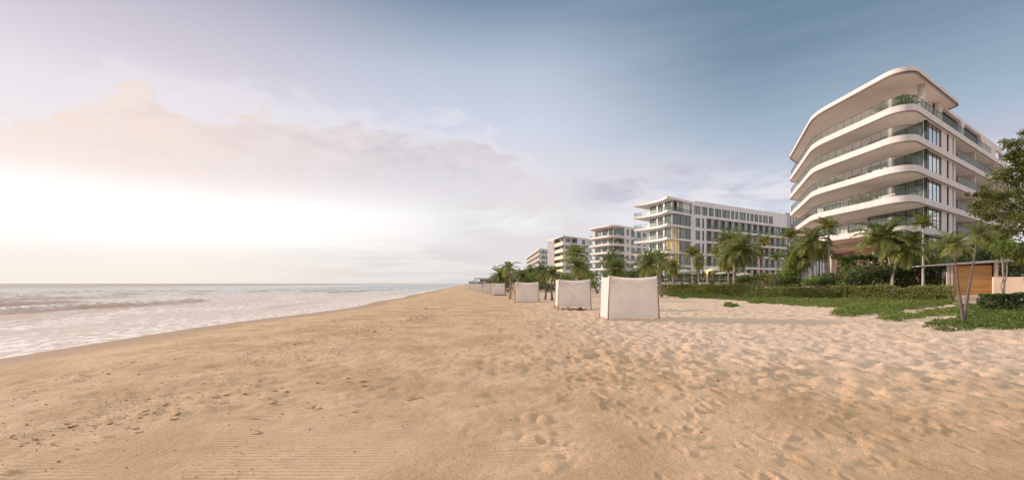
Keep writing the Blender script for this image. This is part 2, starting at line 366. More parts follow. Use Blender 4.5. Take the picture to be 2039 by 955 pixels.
def sand_material():
    m = bpy.data.materials.new('beach sand'); m.use_nodes = True
    t = NT(m.node_tree); b = t.n['Principled BSDF']
    g = t.n.new('ShaderNodeNewGeometry').outputs['Position']
    au = t.n.new('ShaderNodeAttribute'); au.attribute_name = 'shore_dist'; u = au.outputs['Fac']
    ar = t.n.new('ShaderNodeAttribute'); ar.attribute_name = 'loose'; loose = ar.outputs['Fac']
    n1 = t.noise(g, 0.55, 6, 0.6); n2 = t.noise(g, 9.0, 6, 0.65); n3 = t.noise(g, 70.0, 3, 0.7)
    c = t.mix(t.sstep(0.38, 0.62, n1), (0.47, 0.31, 0.17, 1), (0.60, 0.405, 0.245, 1))
    c = t.mix(t.math('MULTIPLY', loose, 0.75), c, (0.67, 0.51, 0.38, 1))
    # orange iron-stained grains in scuffed patches
    c = t.mix(t.math('MULTIPLY', t.math('MULTIPLY', t.sstep(0.56, 0.70, n2), t.sstep(0.44, 0.60, t.noise(g, 0.9, 4, 0.6))), 0.8), c, (0.46, 0.26, 0.09, 1))
    c = t.mix(t.math('MULTIPLY', t.sstep(0.56, 0.70, n3), 0.4), c, (0.24, 0.17, 0.11, 1))
    un = t.math('ADD', u, t.math('MULTIPLY', t.math('SUBTRACT', t.noise(g, 0.35, 3, 0.5), 0.5), 3.0))
    wet = t.math('SUBTRACT', 1.0, t.sstep(2.0, 4.6, un))
    c = t.mix(wet, c, (0.36, 0.215, 0.11, 1))
    t.l.new(c, b.inputs['Base Color'])
    t.l.new(t.math('SUBTRACT', 0.92, t.math('MULTIPLY', wet, 0.46)), b.inputs['Roughness'])
    b.inputs['Specular IOR Level'].default_value = 0.3
    # fine relief: wind ripples on the smooth sand, grain and small lumps
    x, y, z = t.sep(g)
    wv = t.n.new('ShaderNodeTexWave'); wv.wave_type = 'BANDS'; wv.bands_direction = 'Y'; wv.wave_profile = 'SIN'
    t.put(wv, 'Vector', t.comb(t.math('MULTIPLY', x, 0.25), y, 0.0)); t.put(wv, 'Scale', 4.0); t.put(wv, 'Distortion', 3.0); t.put(wv, 'Detail', 3.0); t.put(wv, 'Detail Scale', 0.8)
    near = t.math('MULTIPLY', t.math('SUBTRACT', 1.0, loose), t.math('SUBTRACT', 1.0, t.sstep(6.0, 10.0, y)))
    near = t.math('MULTIPLY', near, t.math('MULTIPLY', t.sstep(0.38, 0.58, t.noise(g, 0.5, 2, 0.5)), t.math('SUBTRACT', 1.0, t.sstep(-0.5, 2.5, x))))
    h = t.math('MULTIPLY', t.math('MULTIPLY', wv.outputs['Fac'], near), 0.017)
    h = t.math('ADD', h, t.math('MULTIPLY', n2, t.math('SUBTRACT', 0.050, t.math('MULTIPLY', near, 0.036))))
    h = t.math('ADD', h, t.math('MULTIPLY', t.noise(g, 28.0, 4, 0.6), 0.015))
    h = t.math('ADD', h, t.math('MULTIPLY', n3, 0.004))
    bp = t.n.new('ShaderNodeBump'); bp.inputs['Strength'].default_value = 1.0; bp.inputs['Distance'].default_value = 1.0
    t.l.new(t.math('MULTIPLY', h, t.math('SUBTRACT', 1.0, t.math('MULTIPLY', wet, 0.85))), bp.inputs['Height'])
    t.l.new(bp.outputs[0], b.inputs['Normal'])
    return m
def stamp_footprints(z, an, rs):
    """press trails and scuffed clusters of footprints into the sand sheet"""
    g = np.random.default_rng(44); Z = z.reshape(len(rs), len(an)); S = []
    for _ in range(34):                                   # walkers, mostly along the beach
        x, y = g.uniform(1.2, 16), g.uniform(5.5, 13); h = g.normal(0, .35); side = 1
        for k in range(int(g.integers(14, 60))):
            h += g.normal(0, .05); x += math.sin(h) * .62; y += math.cos(h) * .62; side = -side
            S.append((x + side * .11 * math.cos(h), y - side * .11 * math.sin(h), h, g.uniform(.8, 1.15)))
    for _ in range(85):                                   # trampled spots
        cx, cy = g.uniform(1.5, 14), 3.9 * math.exp(g.uniform(0, 1.6)); n = int(g.integers(6, 26)); w = g.uniform(.3, .9)
        for k in range(n): S.append((cx + g.normal() * w * 1.6, cy + g.normal() * w, g.uniform(0, 6.28), g.uniform(.6, 1.1)))
    for x, y, h, q in S:
        r = math.hypot(x, y); th = math.atan2(x, y)
        if r < 2.9 or r > 34 or abs(th) > 1.25: continue
        R_ = .34 * q; i0, i1 = np.searchsorted(rs, (r - R_, r + R_)); j0, j1 = np.searchsorted(an[:741], (th - R_ / r, th + R_ / r))
        if i1 <= i0 or j1 <= j0: continue
        A, Rr = np.meshgrid(an[j0:j1], rs[i0:i1]); X = np.sin(A) * Rr - x; Y = np.cos(A) * Rr - y
        u = X * math.cos(h) - Y * math.sin(h); v = X * math.sin(h) + Y * math.cos(h)
        e = np.sqrt((u / (.062 * q)) ** 2 + (v / (.15 * q)) ** 2)
        Z[i0:i1, j0:j1] += -.017 * q * np.exp(-e ** 3 * .7) + .010 * q * np.exp(-((e - 1.35) / .35) ** 2) * (1 + .6 * np.sign(v))
    return Z.ravel()
def build_beach():
    fine = np.radians(np.arange(-74, 74.01, 0.2)); coarse = np.radians(np.arange(77, 283.1, 4.0))
    an = np.concatenate([fine, coarse, [fine[0] + 2 * math.pi]])
    rs = np.concatenate([np.geomspace(0.02, 2.4, 12), np.geomspace(2.45, 70, 440), np.geomspace(74, 7000, 70)])
    x, y, Fq = polar(an, rs)
    z = gbase(x, y) + sand_relief(x, y)
    z = stamp_footprints(z, an, rs)
    u = x - shore_x(y)
    loose = smooth(-1, 7, x) * smooth(8, 16, y + 0.35 * x)
    o = fastmesh('beach', np.stack([x, y, z], 1), Fq, sand_material(), smooth_=True, attrs={'shore_dist': u, 'loose': loose})
    tag(o, kind='structure')
build_beach()

def sea_material():
    m = bpy.data.materials.new('sea water'); m.use_nodes = True
    t = NT(m.node_tree); b = t.n['Principled BSDF']
    g = t.n.new('ShaderNodeNewGeometry').outputs['Position']
    a = t.n.new('ShaderNodeAttribute'); a.attribute_name = 'offshore'; off = a.outputs['Fac']
    w = t.n.new('ShaderNodeAttribute'); w.attribute_name = 'crest'; crest = w.outputs['Fac']
    x, y, z = t.sep(g)
    sand_c = (0.50, 0.35, 0.25, 1); deep = (0.44, 0.39, 0.345, 1); teal = (0.07, 0.22, 0.25, 1)
    c = t.mix(t.sstep(6.0, 60.0, off), sand_c, deep)
    c = t.mix(t.math('MULTIPLY', t.sstep(45.0, 200.0, y), t.math('SUBTRACT', 1.0, t.sstep(20.0, 110.0, off))), c, teal)
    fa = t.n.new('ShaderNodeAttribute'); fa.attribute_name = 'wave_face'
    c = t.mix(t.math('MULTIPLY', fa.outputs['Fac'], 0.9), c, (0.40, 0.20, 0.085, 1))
    p1 = t.comb(t.math('MULTIPLY', x, 1.0), t.math('MULTIPLY', y, 0.55), 0.0)
    f1 = t.noise(p1, 0.17, 8, 0.62, 0.7); f2 = t.noise(p1, 0.75, 7, 0.68, 0.9); f3 = t.noise(p1, 3.2, 4, 0.7, 0.5)
    f = t.math('ADD', t.math('MULTIPLY', f1, 0.55), t.math('ADD', t.math('MULTIPLY', f2, 0.30), t.math('MULTIPLY', f3, 0.15)))
    thr = t.math('ADD', 0.465, t.math('MULTIPLY', t.sstep(14.0, 90.0, off), 0.13))
    fo = t.math('DIVIDE', t.math('SUBTRACT', f, thr), 0.055, clamp=True)
    fo = t.math('MAXIMUM', fo, t.math('MULTIPLY', crest, t.sstep(0.40, 0.56, f)))
    fo = t.math('MAXIMUM', fo, t.math('MULTIPLY', t.math('SUBTRACT', 1.0, t.sstep(0.4, 3.2, t.math('ADD', off, t.math('MULTIPLY', t.math('SUBTRACT', f1, .5), 5.0)))), 0.92))
    fo = t.math('MULTIPLY', fo, t.math('SUBTRACT', 1.0, t.sstep(90.0, 320.0, off)))
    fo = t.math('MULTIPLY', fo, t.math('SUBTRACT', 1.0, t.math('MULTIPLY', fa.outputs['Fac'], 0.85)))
    c = t.mix(t.math('MULTIPLY', fo, 0.9), c, t.mix(t.sstep(0.42, 0.58, f3), (0.52, 0.40, 0.31, 1), (0.86, 0.81, 0.775, 1)))
    t.l.new(c, b.inputs['Base Color'])
    t.l.new(t.math('ADD', t.math('ADD', 0.20, t.math('MULTIPLY', t.sstep(60.0, 400.0, off), 0.35)), t.math('MULTIPLY', fo, 0.42)), b.inputs['Roughness'])
    b.inputs['IOR'].default_value = 1.33; t.l.new(t.math('SUBTRACT', 0.45, t.math('MULTIPLY', t.sstep(50.0, 300.0, off), 0.33)), b.inputs['Specular IOR Level'])
    h = t.math('ADD', t.math('MULTIPLY', t.noise(p1, 0.5, 5, 0.6, 0.4), 0.35), t.math('MULTIPLY', t.noise(p1, 2.6, 4, 0.6), 0.20))
    h = t.math('ADD', h, t.math('MULTIPLY', fo, 0.08))
    bp = t.n.new('ShaderNodeBump'); bp.inputs['Strength'].default_value = 0.75; bp.inputs['Distance'].default_value = 1.0
    t.l.new(t.math('MULTIPLY', h, t.math('MULTIPLY', t.math('ADD', t.math('MULTIPLY', t.sstep(1.0, 14.0, off), 0.92), 0.08), t.math('SUBTRACT', 1.0, t.math('MULTIPLY', t.sstep(150.0, 600.0, off), 0.8)))), bp.inputs['Height'])
    t.l.new(bp.outputs[0], b.inputs['Normal'])
    return m
def build_sea():
    an = np.radians(np.arange(-120, 14.01, 0.25)); rs = np.concatenate([np.geomspace(4, 160, 260), np.geomspace(165, 40000, 90)])
    x, y, Fq = polar(an, rs)
    off = shore_x(y) - x
    ph = off + 3.5 * (fbm(x * .03, y * .03, 81, 3) - .5) * 4
    per = 13.0; q = (ph / per) % 1.0
    crest = np.exp(-((q - 0.30) / 0.10) ** 2) + np.exp(-((q - 0.30) / 0.03) ** 2) * .5
    gate = smooth(0.42, 0.62, fbm(x * .035 + 3, y * .05, 83, 3))
    amp = 0.32 * smooth(3, 16, off) * (1 - smooth(70, 190, off))
    z = amp * crest * gate + 0.10 * smooth(2, 12, off) * (fbm(x * .35, y * .35, 87, 3) - .5) * (1 - smooth(150, 400, off))
    keep = (off[Fq] > -6).any(axis=1)
    o = fastmesh('sea', np.stack([x, y, z], 1), Fq[keep], sea_material(), smooth_=True,
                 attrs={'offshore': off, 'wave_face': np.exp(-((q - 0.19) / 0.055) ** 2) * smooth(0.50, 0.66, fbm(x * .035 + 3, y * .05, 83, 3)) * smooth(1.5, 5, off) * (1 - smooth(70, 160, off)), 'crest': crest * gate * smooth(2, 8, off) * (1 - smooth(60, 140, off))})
    tag(o, kind='structure')
build_sea()

# ------------------------------------------------------------------ buildings
WHITE = mat('white render', (0.66, 0.60, 0.585), 0.7, 0.075, 1.4, 0.15, 14, stretch=(1, 1, .15))
SOFF = mat('soffit render', (0.68, 0.60, 0.55), 0.75, 0.04, 0.4)
COOL = mat('cool white render', (0.69, 0.675, 0.675), 0.7, 0.075, 1.2, 0.1, 12, stretch=(1, 1, .15))
SOFF_BOUNCE = mat('soffit bounce tint', (0.90, 0.81, 0.77), 0.7, 0.03, 0.5)  # lighter than the slabs: bounced light put into the soffit colour
GREYW = mat('grey white render', (0.62, 0.61, 0.62), 0.7, 0.06, 0.5, 0.1, 10)
DARK = mat('dark bronze metal', (0.035, 0.032, 0.03), 0.45)
TRIM = mat('brown drip trim', (0.12, 0.075, 0.055), 0.6)
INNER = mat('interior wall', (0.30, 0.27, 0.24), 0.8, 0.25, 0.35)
CURT = mat('sheer curtain', (0.66, 0.65, 0.62), 0.85, 0.08, 2.0)
WCURT = mat('bright white curtain', (.80, .79, .77), .85)
CURT2 = mat('taupe curtain', (0.38, 0.36, 0.34), 0.85, 0.1, 2.0)
GLASS = glassmat('window glass', (0.70, 0.77, 0.73), 0.08, 0.5)
GLASSB = glassmat('bright corner glass', (0.82, 0.86, 0.85), 0.42, 0.4, 0.03)
RAILG = glassmat('railing glass', (0.86, 0.92, 0.89), 0.06, 0.3, 0.45, 0.5)
WARM = emitmat('lit curtain', (1.0, 0.46, 0.12), 0.55)
def _lit(m):
    t = NT(m.node_tree); b = t.n['Principled BSDF']; tc = t.n.new('ShaderNodeTexCoord').outputs['Object']; n = t.noise(tc, .42, 3, .6)
    c = t.mix(t.sstep(.36, .64, n), (.30, .15, .06, 1), (1.0, .50, .13, 1)); t.l.new(c, b.inputs['Emission Color']); b.inputs['Emission Strength'].default_value = 1.2; b.inputs['Base Color'].default_value = (.4, .3, .2, 1)
_lit(WARM)
PINK = mat('pink stone cladding', (0.60, 0.43, 0.36), 0.75, 0.08, 0.8)
BROWNW = mat('brown shaded render', (0.14, 0.10, 0.09), 0.8, 0.1, 0.7)  # darkened brown, the shade of the open recess is in the colour
WMET = mat('white painted metal', (0.78, 0.76, 0.75), 0.45)

def wavy(p0, d, n, s0, s1, a, z0, z1, mb, pitch=0.22, amp=0.05):
    k = max(2, int((s1 - s0) / pitch * 2)); pts = []
    for i in range(k + 1):
        s = s0 + (s1 - s0) * i / k; o = a + amp * (1 if i % 2 else -1)
        pts.append((p0[0] + d[0] * s + n[0] * o, p0[1] + d[1] * s + n[1] * o))
    m = len(pts)
    mb.add([(*p, z0) for p in pts] + [(*p, z1) for p in pts], [(i, i + 1, m + i + 1, m + i) for i in range(m - 1)])
def window(root, p0, d, n, s0, s1, zb, zt, nv=2, cur='sides', curm=None, framem=None, fw=0.06, a0=0.10, transom=None, pane=None, pitch=0.22, ca=0.26):
    f = MB(); e = 0.003
    f.obox(p0, d, n, s0 + e, s0 + fw, a0, a0 + 0.09, zb + e, zt - e); f.obox(p0, d, n, s1 - fw, s1 - e, a0, a0 + 0.09, zb + e, zt - e)
    f.obox(p0, d, n, s0 + fw, s1 - fw, a0, a0 + 0.09, zb + e, zb + fw); f.obox(p0, d, n, s0 + fw, s1 - fw, a0, a0 + 0.09, zt - fw, zt - e)
    for i in range(1, nv):
        s = s0 + (s1 - s0) * i / nv; f.obox(p0, d, n, s - fw * .45, s + fw * .45, a0 + .005, a0 + .085, zb + fw, zt - fw)
    if transom: f.obox(p0, d, n, s0 + fw, s1 - fw, a0 + .01, a0 + .08, transom - .025, transom + .025)
    fo = f.build('window', framem or DARK, root)
    g = MB(); g.obox(p0, d, n, s0 + fw * .5, s1 - fw * .5, a0 + .04, a0 + .052, zb + fw * .5, zt - fw * .5); g.build('pane', pane or GLASS, fo)
    w = s1 - s0
    spans = {'sides': [(0.02, 0.24), (0.78, 0.98)], 'full': [(0.02, 0.98)], 'left': [(0.02, 0.55)], 'right': [(0.5, 0.98)], 'none': [],
             'most': [(0.02, 0.36), (0.44, 0.8)]}[cur]
    for q0, q1 in spans:
        c = MB(); wavy(p0, d, n, s0 + w * q0, s0 + w * q1, a0 + ca, zb + 0.03, zt - 0.05, c, pitch); c.build('curtain', curm or CURT, fo)
    return fo
def run(root, wall, p0, p1, inside, z0, z1, ops, th=0.3):
    """a wall from p0 to p1 with real openings; each opening gets a window"""
    d, l = dirn(p0, p1); n = (-d[1], d[0])
    if (inside[0] - p0[0]) * n[0] + (inside[1] - p0[1]) * n[1] < 0: n = (d[1], -d[0])
    s = 0.0
    for o in sorted(ops, key=lambda q: q['s'][0]):
        s0, s1 = o['s']; zb = o.get('zb', z0); zt = o.get('zt', z1)
        if s0 > s + 0.01: wall.obox(p0, d, n, s, s0, 0, th, z0, z1)
        if zb > z0 + 0.01: wall.obox(p0, d, n, s0, s1, 0, th, z0, zb)
        if zt < z1 - 0.01: wall.obox(p0, d, n, s0, s1, 0, th, zt, z1)
        if not o.get('void'):
            window(root, p0, d, n, s0, s1, zb, zt, o.get('nv', 2), o.get('cur', 'sides'), o.get('curm'), o.get('frame'), o.get('fw', 0.06), o.get('a0', 0.1), o.get('transom'), o.get('pane'), o.get('pitch', .22), o.get('ca', .26))
        s = s1
    if s < l - 0.01: wall.obox(p0, d, n, s, l, 0, th, z0, z1)
    return d, n, l
def slab(root, pts, z0, z1, m=None, name='floor_slab', trim=True):
    b = MB(); b.prism(pts, z0, z1); o = b.build(name, m or WHITE, root)
    if trim:
        t = MB(); t.strip(pts + pts[:1], 0.05, z0 - 0.07, z0 + 0.035); t.build('drip_trim', TRIM, o)
    return o
def inset(pts, a):
    """shift an open line sideways (to its left) by a"""
    out = []; n = len(pts)
    for i in range(n):
        p = pts[max(i - 1, 0)]; q = pts[min(i + 1, n - 1)]; d, _ = dirn(p, q); out.append((pts[i][0] - d[1] * a, pts[i][1] + d[0] * a))
    return out
def railing(root, pts, z, h=1.08, step=1.5, glass=None):
    g = MB(); g.strip(pts, 0.02, z - 0.02, z + h); o = g.build('balcony_railing', glass or RAILG, root)
    r = MB(); r.strip(pts, 0.055, z + h + 0.002, z + h + 0.05)
    acc = 0.0
    for a, b in zip(pts, pts[1:]):
        d, l = dirn(a, b)
        while acc < l:
            p = (a[0] + d[0] * acc, a[1] + d[1] * acc); r.obox(p, d, (-d[1], d[0]), -0.012, 0.012, -0.02, 0.02, z, z + h); acc += step
        acc -= l
    r.build('handrail', DARK, o); return o

# --- the large hotel at the right
def grand_hotel():
    T = thing('hotel_building', 'largest white hotel, with sweeping rounded balconies and a broad flat overhanging roof', 'hotel', (58, 66, 0.5))
    dR = (0.829, 0.559); nR = (-0.559, 0.829)
    RP = lambda s, a=0.0: (50.2 + dR[0] * s + nR[0] * a, 54.5 + dR[1] * s + nR[1] * a)
    V = [(44.5, 50.65), RP(48), (84, 103), (54.2, 88.2), (44.3, 66.5)]
    out = fillet(V, [1.7, 0, 0, 2.2, 13], 24)
    S = [8.0, 11.5, 15.0, 18.5, 22.0]; TH = 0.8
    for k, z in enumerate(S):
        fs = slab(T, out, z, z + TH); cx, cy = 62, 76
        sp = MB(); sp.prism([(p[0] + (cx - p[0]) * .012, p[1] + (cy - p[1]) * .012) for p in out], z - 0.025, z - 0.003); sp.build('soffit_panel', SOFF_BOUNCE, fs)  # thin added sheet, its pale colour imitates bounce under the slab
    # roof plate over the seaward half
    Vr = [(44.5, 50.65), RP(13.2), (61.6, 66.5), (66, 84), (58, 92), (54.2, 88.2), (44.3, 66.5)]
    ro = fillet(Vr, [1.7, 0.4, 0.4, 0, 0, 2.2, 13], 24)
    r = MB(); r.prism(ro, 26.5, 27.15); roof = r.build('roof', WHITE, T)
    sp = MB(); sp.prism([(p[0] + (54 - p[0]) * .03, p[1] + (70 - p[1]) * .03) for p in ro], 26.475, 26.497); sp.build('soffit_panel', SOFF_BOUNCE, roof)  # same added sheet under the roof, lightened in place of bounce
    t = MB(); t.strip(ro + ro[:1], 0.07, 26.40, 26.62); t.build('drip_trim', TRIM, roof)
    G = (50.4, 55.0); inn = (64, 72)
    LW = [G, (50.4, 74.5), (57.6, 86.5), (60, 88)]
    wall = MB()
    RS = RP(0.25 / 0.829, 0.3)
    Z = [(4.6, 8.0)] + [(s + TH, (S[i + 1] if i < 4 else 26.5)) for i, s in enumerate(S[:4])]
    pats = [['most', 'sides', 'full', 'left'], ['sides', 'full', 'most', 'right'], ['full', 'sides', 'left', 'most'], ['sides', 'most', 'full', 'sides'], ['left', 'full', 'sides', 'most']]
    for k, (z0, z1) in enumerate(Z):
        pt = pats[k]
        zt = z1 - 0.05
        # sea side: tall corner glazing, then doors in the wall, then the bent end
        ops = [dict(s=(0.0, 9.1), nv=6, cur=pt[0], curm=WCURT, ca=.2, zt=zt, transom=z1 - 0.75 if k < 3 else None)]
        ops += [dict(s=(10.4, 12.9), zt=z1 - 0.5, cur=pt[1], curm=WCURT, ca=.2), dict(s=(14.2, 18.2), zt=z1 - 0.5, nv=2, cur=pt[2])]
        if k == 0: run(T, wall, LW[0], (50.4, 59.6), inn, z0, z1, [dict(s=(0.0, 4.5), nv=3, cur='most', zt=zt)])
        else: run(T, wall, LW[0], LW[1], inn, z0, z1, ops)
        if k: run(T, wall, LW[1], LW[2], inn, z0, z1, [dict(s=(1.2, 4.4), zt=z1 - 0.5, cur=pt[3]), dict(s=(6, 9), zt=z1 - 0.5, cur='full')])
        # land side: corner glazing, slot windows, recessed balconies
        run(T, wall, RS, RP(13.2, 0.3), inn, z0, z1, [dict(s=(0.0, 6.5), nv=4, cur='full', zt=zt, ca=.15, pane=GLASSB, curm=WCURT), dict(s=(8.75, 9.85), nv=2, cur='left', zt=zt, curm=CURT),
                                                      dict(s=(11.45, 12.1), nv=1, cur='none', zt=zt)])
        run(T, wall, RP(13.2, 3.2), RP(47.5, 3.2), inn, z0, z1, [dict(s=(a, a + 5.2), zt=z1 - 0.6, nv=3, cur=c) for a, c in ((1.0, 'sides'), (8.5, 'most'), (17.5, 'full'), (26.0, 'sides'))])
        wall.obox(RP(12.9, 0.6), dR, nR, 0, 0.3, 0.0, 2.9, z0, z1)
        for s_ in (24.0, 36.0): wall.obox(RP(s_, 0.35), dR, nR, 0, 0.3, 0.0, 3.1, z0, z1)
        wall.obox(RP(47.2, 0.3), dR, nR, 0, 0.3, 0, 18, z0, z1)
    # ground storey on the land side
    run(T, wall, RS, RP(47.5, 0.3), inn, 0.9, 4.2, [dict(s=(0.06, 6.5), nv=3, cur='most', zt=4.1), dict(s=(8.7, 11), nv=2, cur='sides', zt=3.6), dict(s=(15, 21), nv=3, cur='sides', zt=3.6)])
    wall.build('wall', WHITE, T)
    b = MB(); b.obox(RP(-0.3, 0.0), dR, nR, 0.35, 48, 0.05, 3, 4.2, 4.6); b.build('floor_slab', WHITE, T)
    core = [(54.6, 60.5), RP(46, 6.5), (82, 99), (62, 88), (55.2, 74)]
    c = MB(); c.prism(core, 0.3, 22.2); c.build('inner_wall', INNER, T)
    # open ground floor under the sea-side storeys
    g = MB(); g.prism([(52.2, 57.5), (62, 64), (62, 69.0), (52.2, 69.0)], 0.3, 8.0); g.build('pink_base_wall', PINK, T)
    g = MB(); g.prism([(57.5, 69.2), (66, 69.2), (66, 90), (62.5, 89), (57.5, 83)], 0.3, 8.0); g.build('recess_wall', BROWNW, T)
    q = MB(); q.prism(fillet([(48.5, 60.5), (57, 62.5), (57, 79), (48.5, 74)], [1.5, 0, 0, 3], 6), 7.3, 8.0); q.build('soffit_panel', SOFF, T)
    for (x, y) in ((50.6, 71.6), (50.6, 63)): p = MB(); p.tube([(x, y, 0.3), (x, y, 7.4)], 0.32, 14); p.build('column', WHITE, T, True)
    # balcony railings follow the curved slab edges
    i0 = min(range(len(out)), key=lambda i: math.hypot(out[i][0] - 56, out[i][1] - 88.5))
    seq = out[i0:] + out[:1]
    k0 = [i for i in range(len(out)) if out[i][1] > 80 and out[i][0] < 58]
    edge = out[min(k0) + 3:] + out[0:25]
    edge = polyline([(p[0], p[1]) for p in edge], 1.2)
    e_in = inset(edge[:-1], 0.14)
    for z in S[:4]: railing(T, e_in + [RP(0.0, 0.14)], z + TH)
    railing(T, e_in + polyline([RP(0, 0.14), RP(33, 0.14)], 1.4), S[4] + TH, 1.02)
    for z in S[:4]: railing(T, polyline([RP(13.5, 0.14), RP(47, 0.14)], 1.4), z + TH, 1.15)
    # roof terrace: penthouse, column, arched screen wall
    ph = MB(); d, n, l = run(T, ph, (56.0, 60.6), (56.0, 84), (64, 72), 22.8, 26.5, [dict(s=(1, 6.5), nv=4, zt=25.6, cur='sides'), dict(s=(9, 14), nv=3, zt=25.6, cur='full'), dict(s=(16, 21), nv=3, zt=25.6, cur='left')])
    run(T, ph, (56.0, 60.6), (60.5, 63.64), (64, 72), 22.8, 26.5, [dict(s=(0.6, 4.6), nv=3, zt=25.8, cur='full')])
    ph.build('penthouse_wall', WHITE, T)
    p = MB(); p.tube([(50.35, 55.6, 22.8), (50.35, 55.6, 26.5)], 0.36, 16); p.build('column', WHITE, T, True)
    sw = MB(); a0, a1 = 1.2, 1.6; ZB, ZT = 22.8, 26.5
    def bay(s0, s1, top, rad):
        k = 8; pts = [(s0, ZT), (s0, ZB)]
        lo = [(s0 + rad - rad * math.cos(i / k * math.pi / 2), top - rad + rad * math.sin(i / k * math.pi / 2)) for i in range(k + 1)]
        hi = [(s1 - rad + rad * math.sin(i / k * math.pi / 2), top - rad + rad * math.cos(i / k * math.pi / 2)) for i in range(k + 1)]
        arch = lo + hi
        for (sa, za), (sb, zb) in zip(arch, arch[1:]):
            if sb - sa < 1e-4: continue
            f = [RP(sa, a0), RP(sb, a0), RP(sb, a1), RP(sa, a1)]
            sw.hexa([(*f[0], za), (*f[1], zb), (*f[2], zb), (*f[3], za)] + [(*q, ZT) for q in f])
    B0 = RP(0); O = lambda s0, s1, z0, z1: sw.obox(B0, dR, nR, s0, s1, a0, a1, z0, z1)
    O(9.5, 11.0, ZB, ZT); bay(11.0, 20.9, 26.1, 1.0); O(20.9, 22.1, ZB, ZT); bay(22.1, 32.6, 26.1, 1.0); O(32.6, 42.8, ZB, ZT); bay(42.8, 47.3, 25.6, 0.25); O(47.3, 48, ZB, ZT)
    sw.build('screen_wall', mat('pale pink render', (0.70, 0.60, 0.57), 0.7, 0.05, 0.6), T)
    pg = MB()
    for i in range(150): pg.obox(B0, dR, nR, 10.0 + i * 0.25, 10.07 + i * 0.25, 1.65, 6.0, 26.0, 26.32)
    pg.obox(B0, dR, nR, 9.6, 47.6, 6.05, 6.3, 22.8, 26.4); pg.build('pergola', mat('dark slats', (0.11, 0.10, 0.10), 0.7), T)
    return T
grand_hotel()

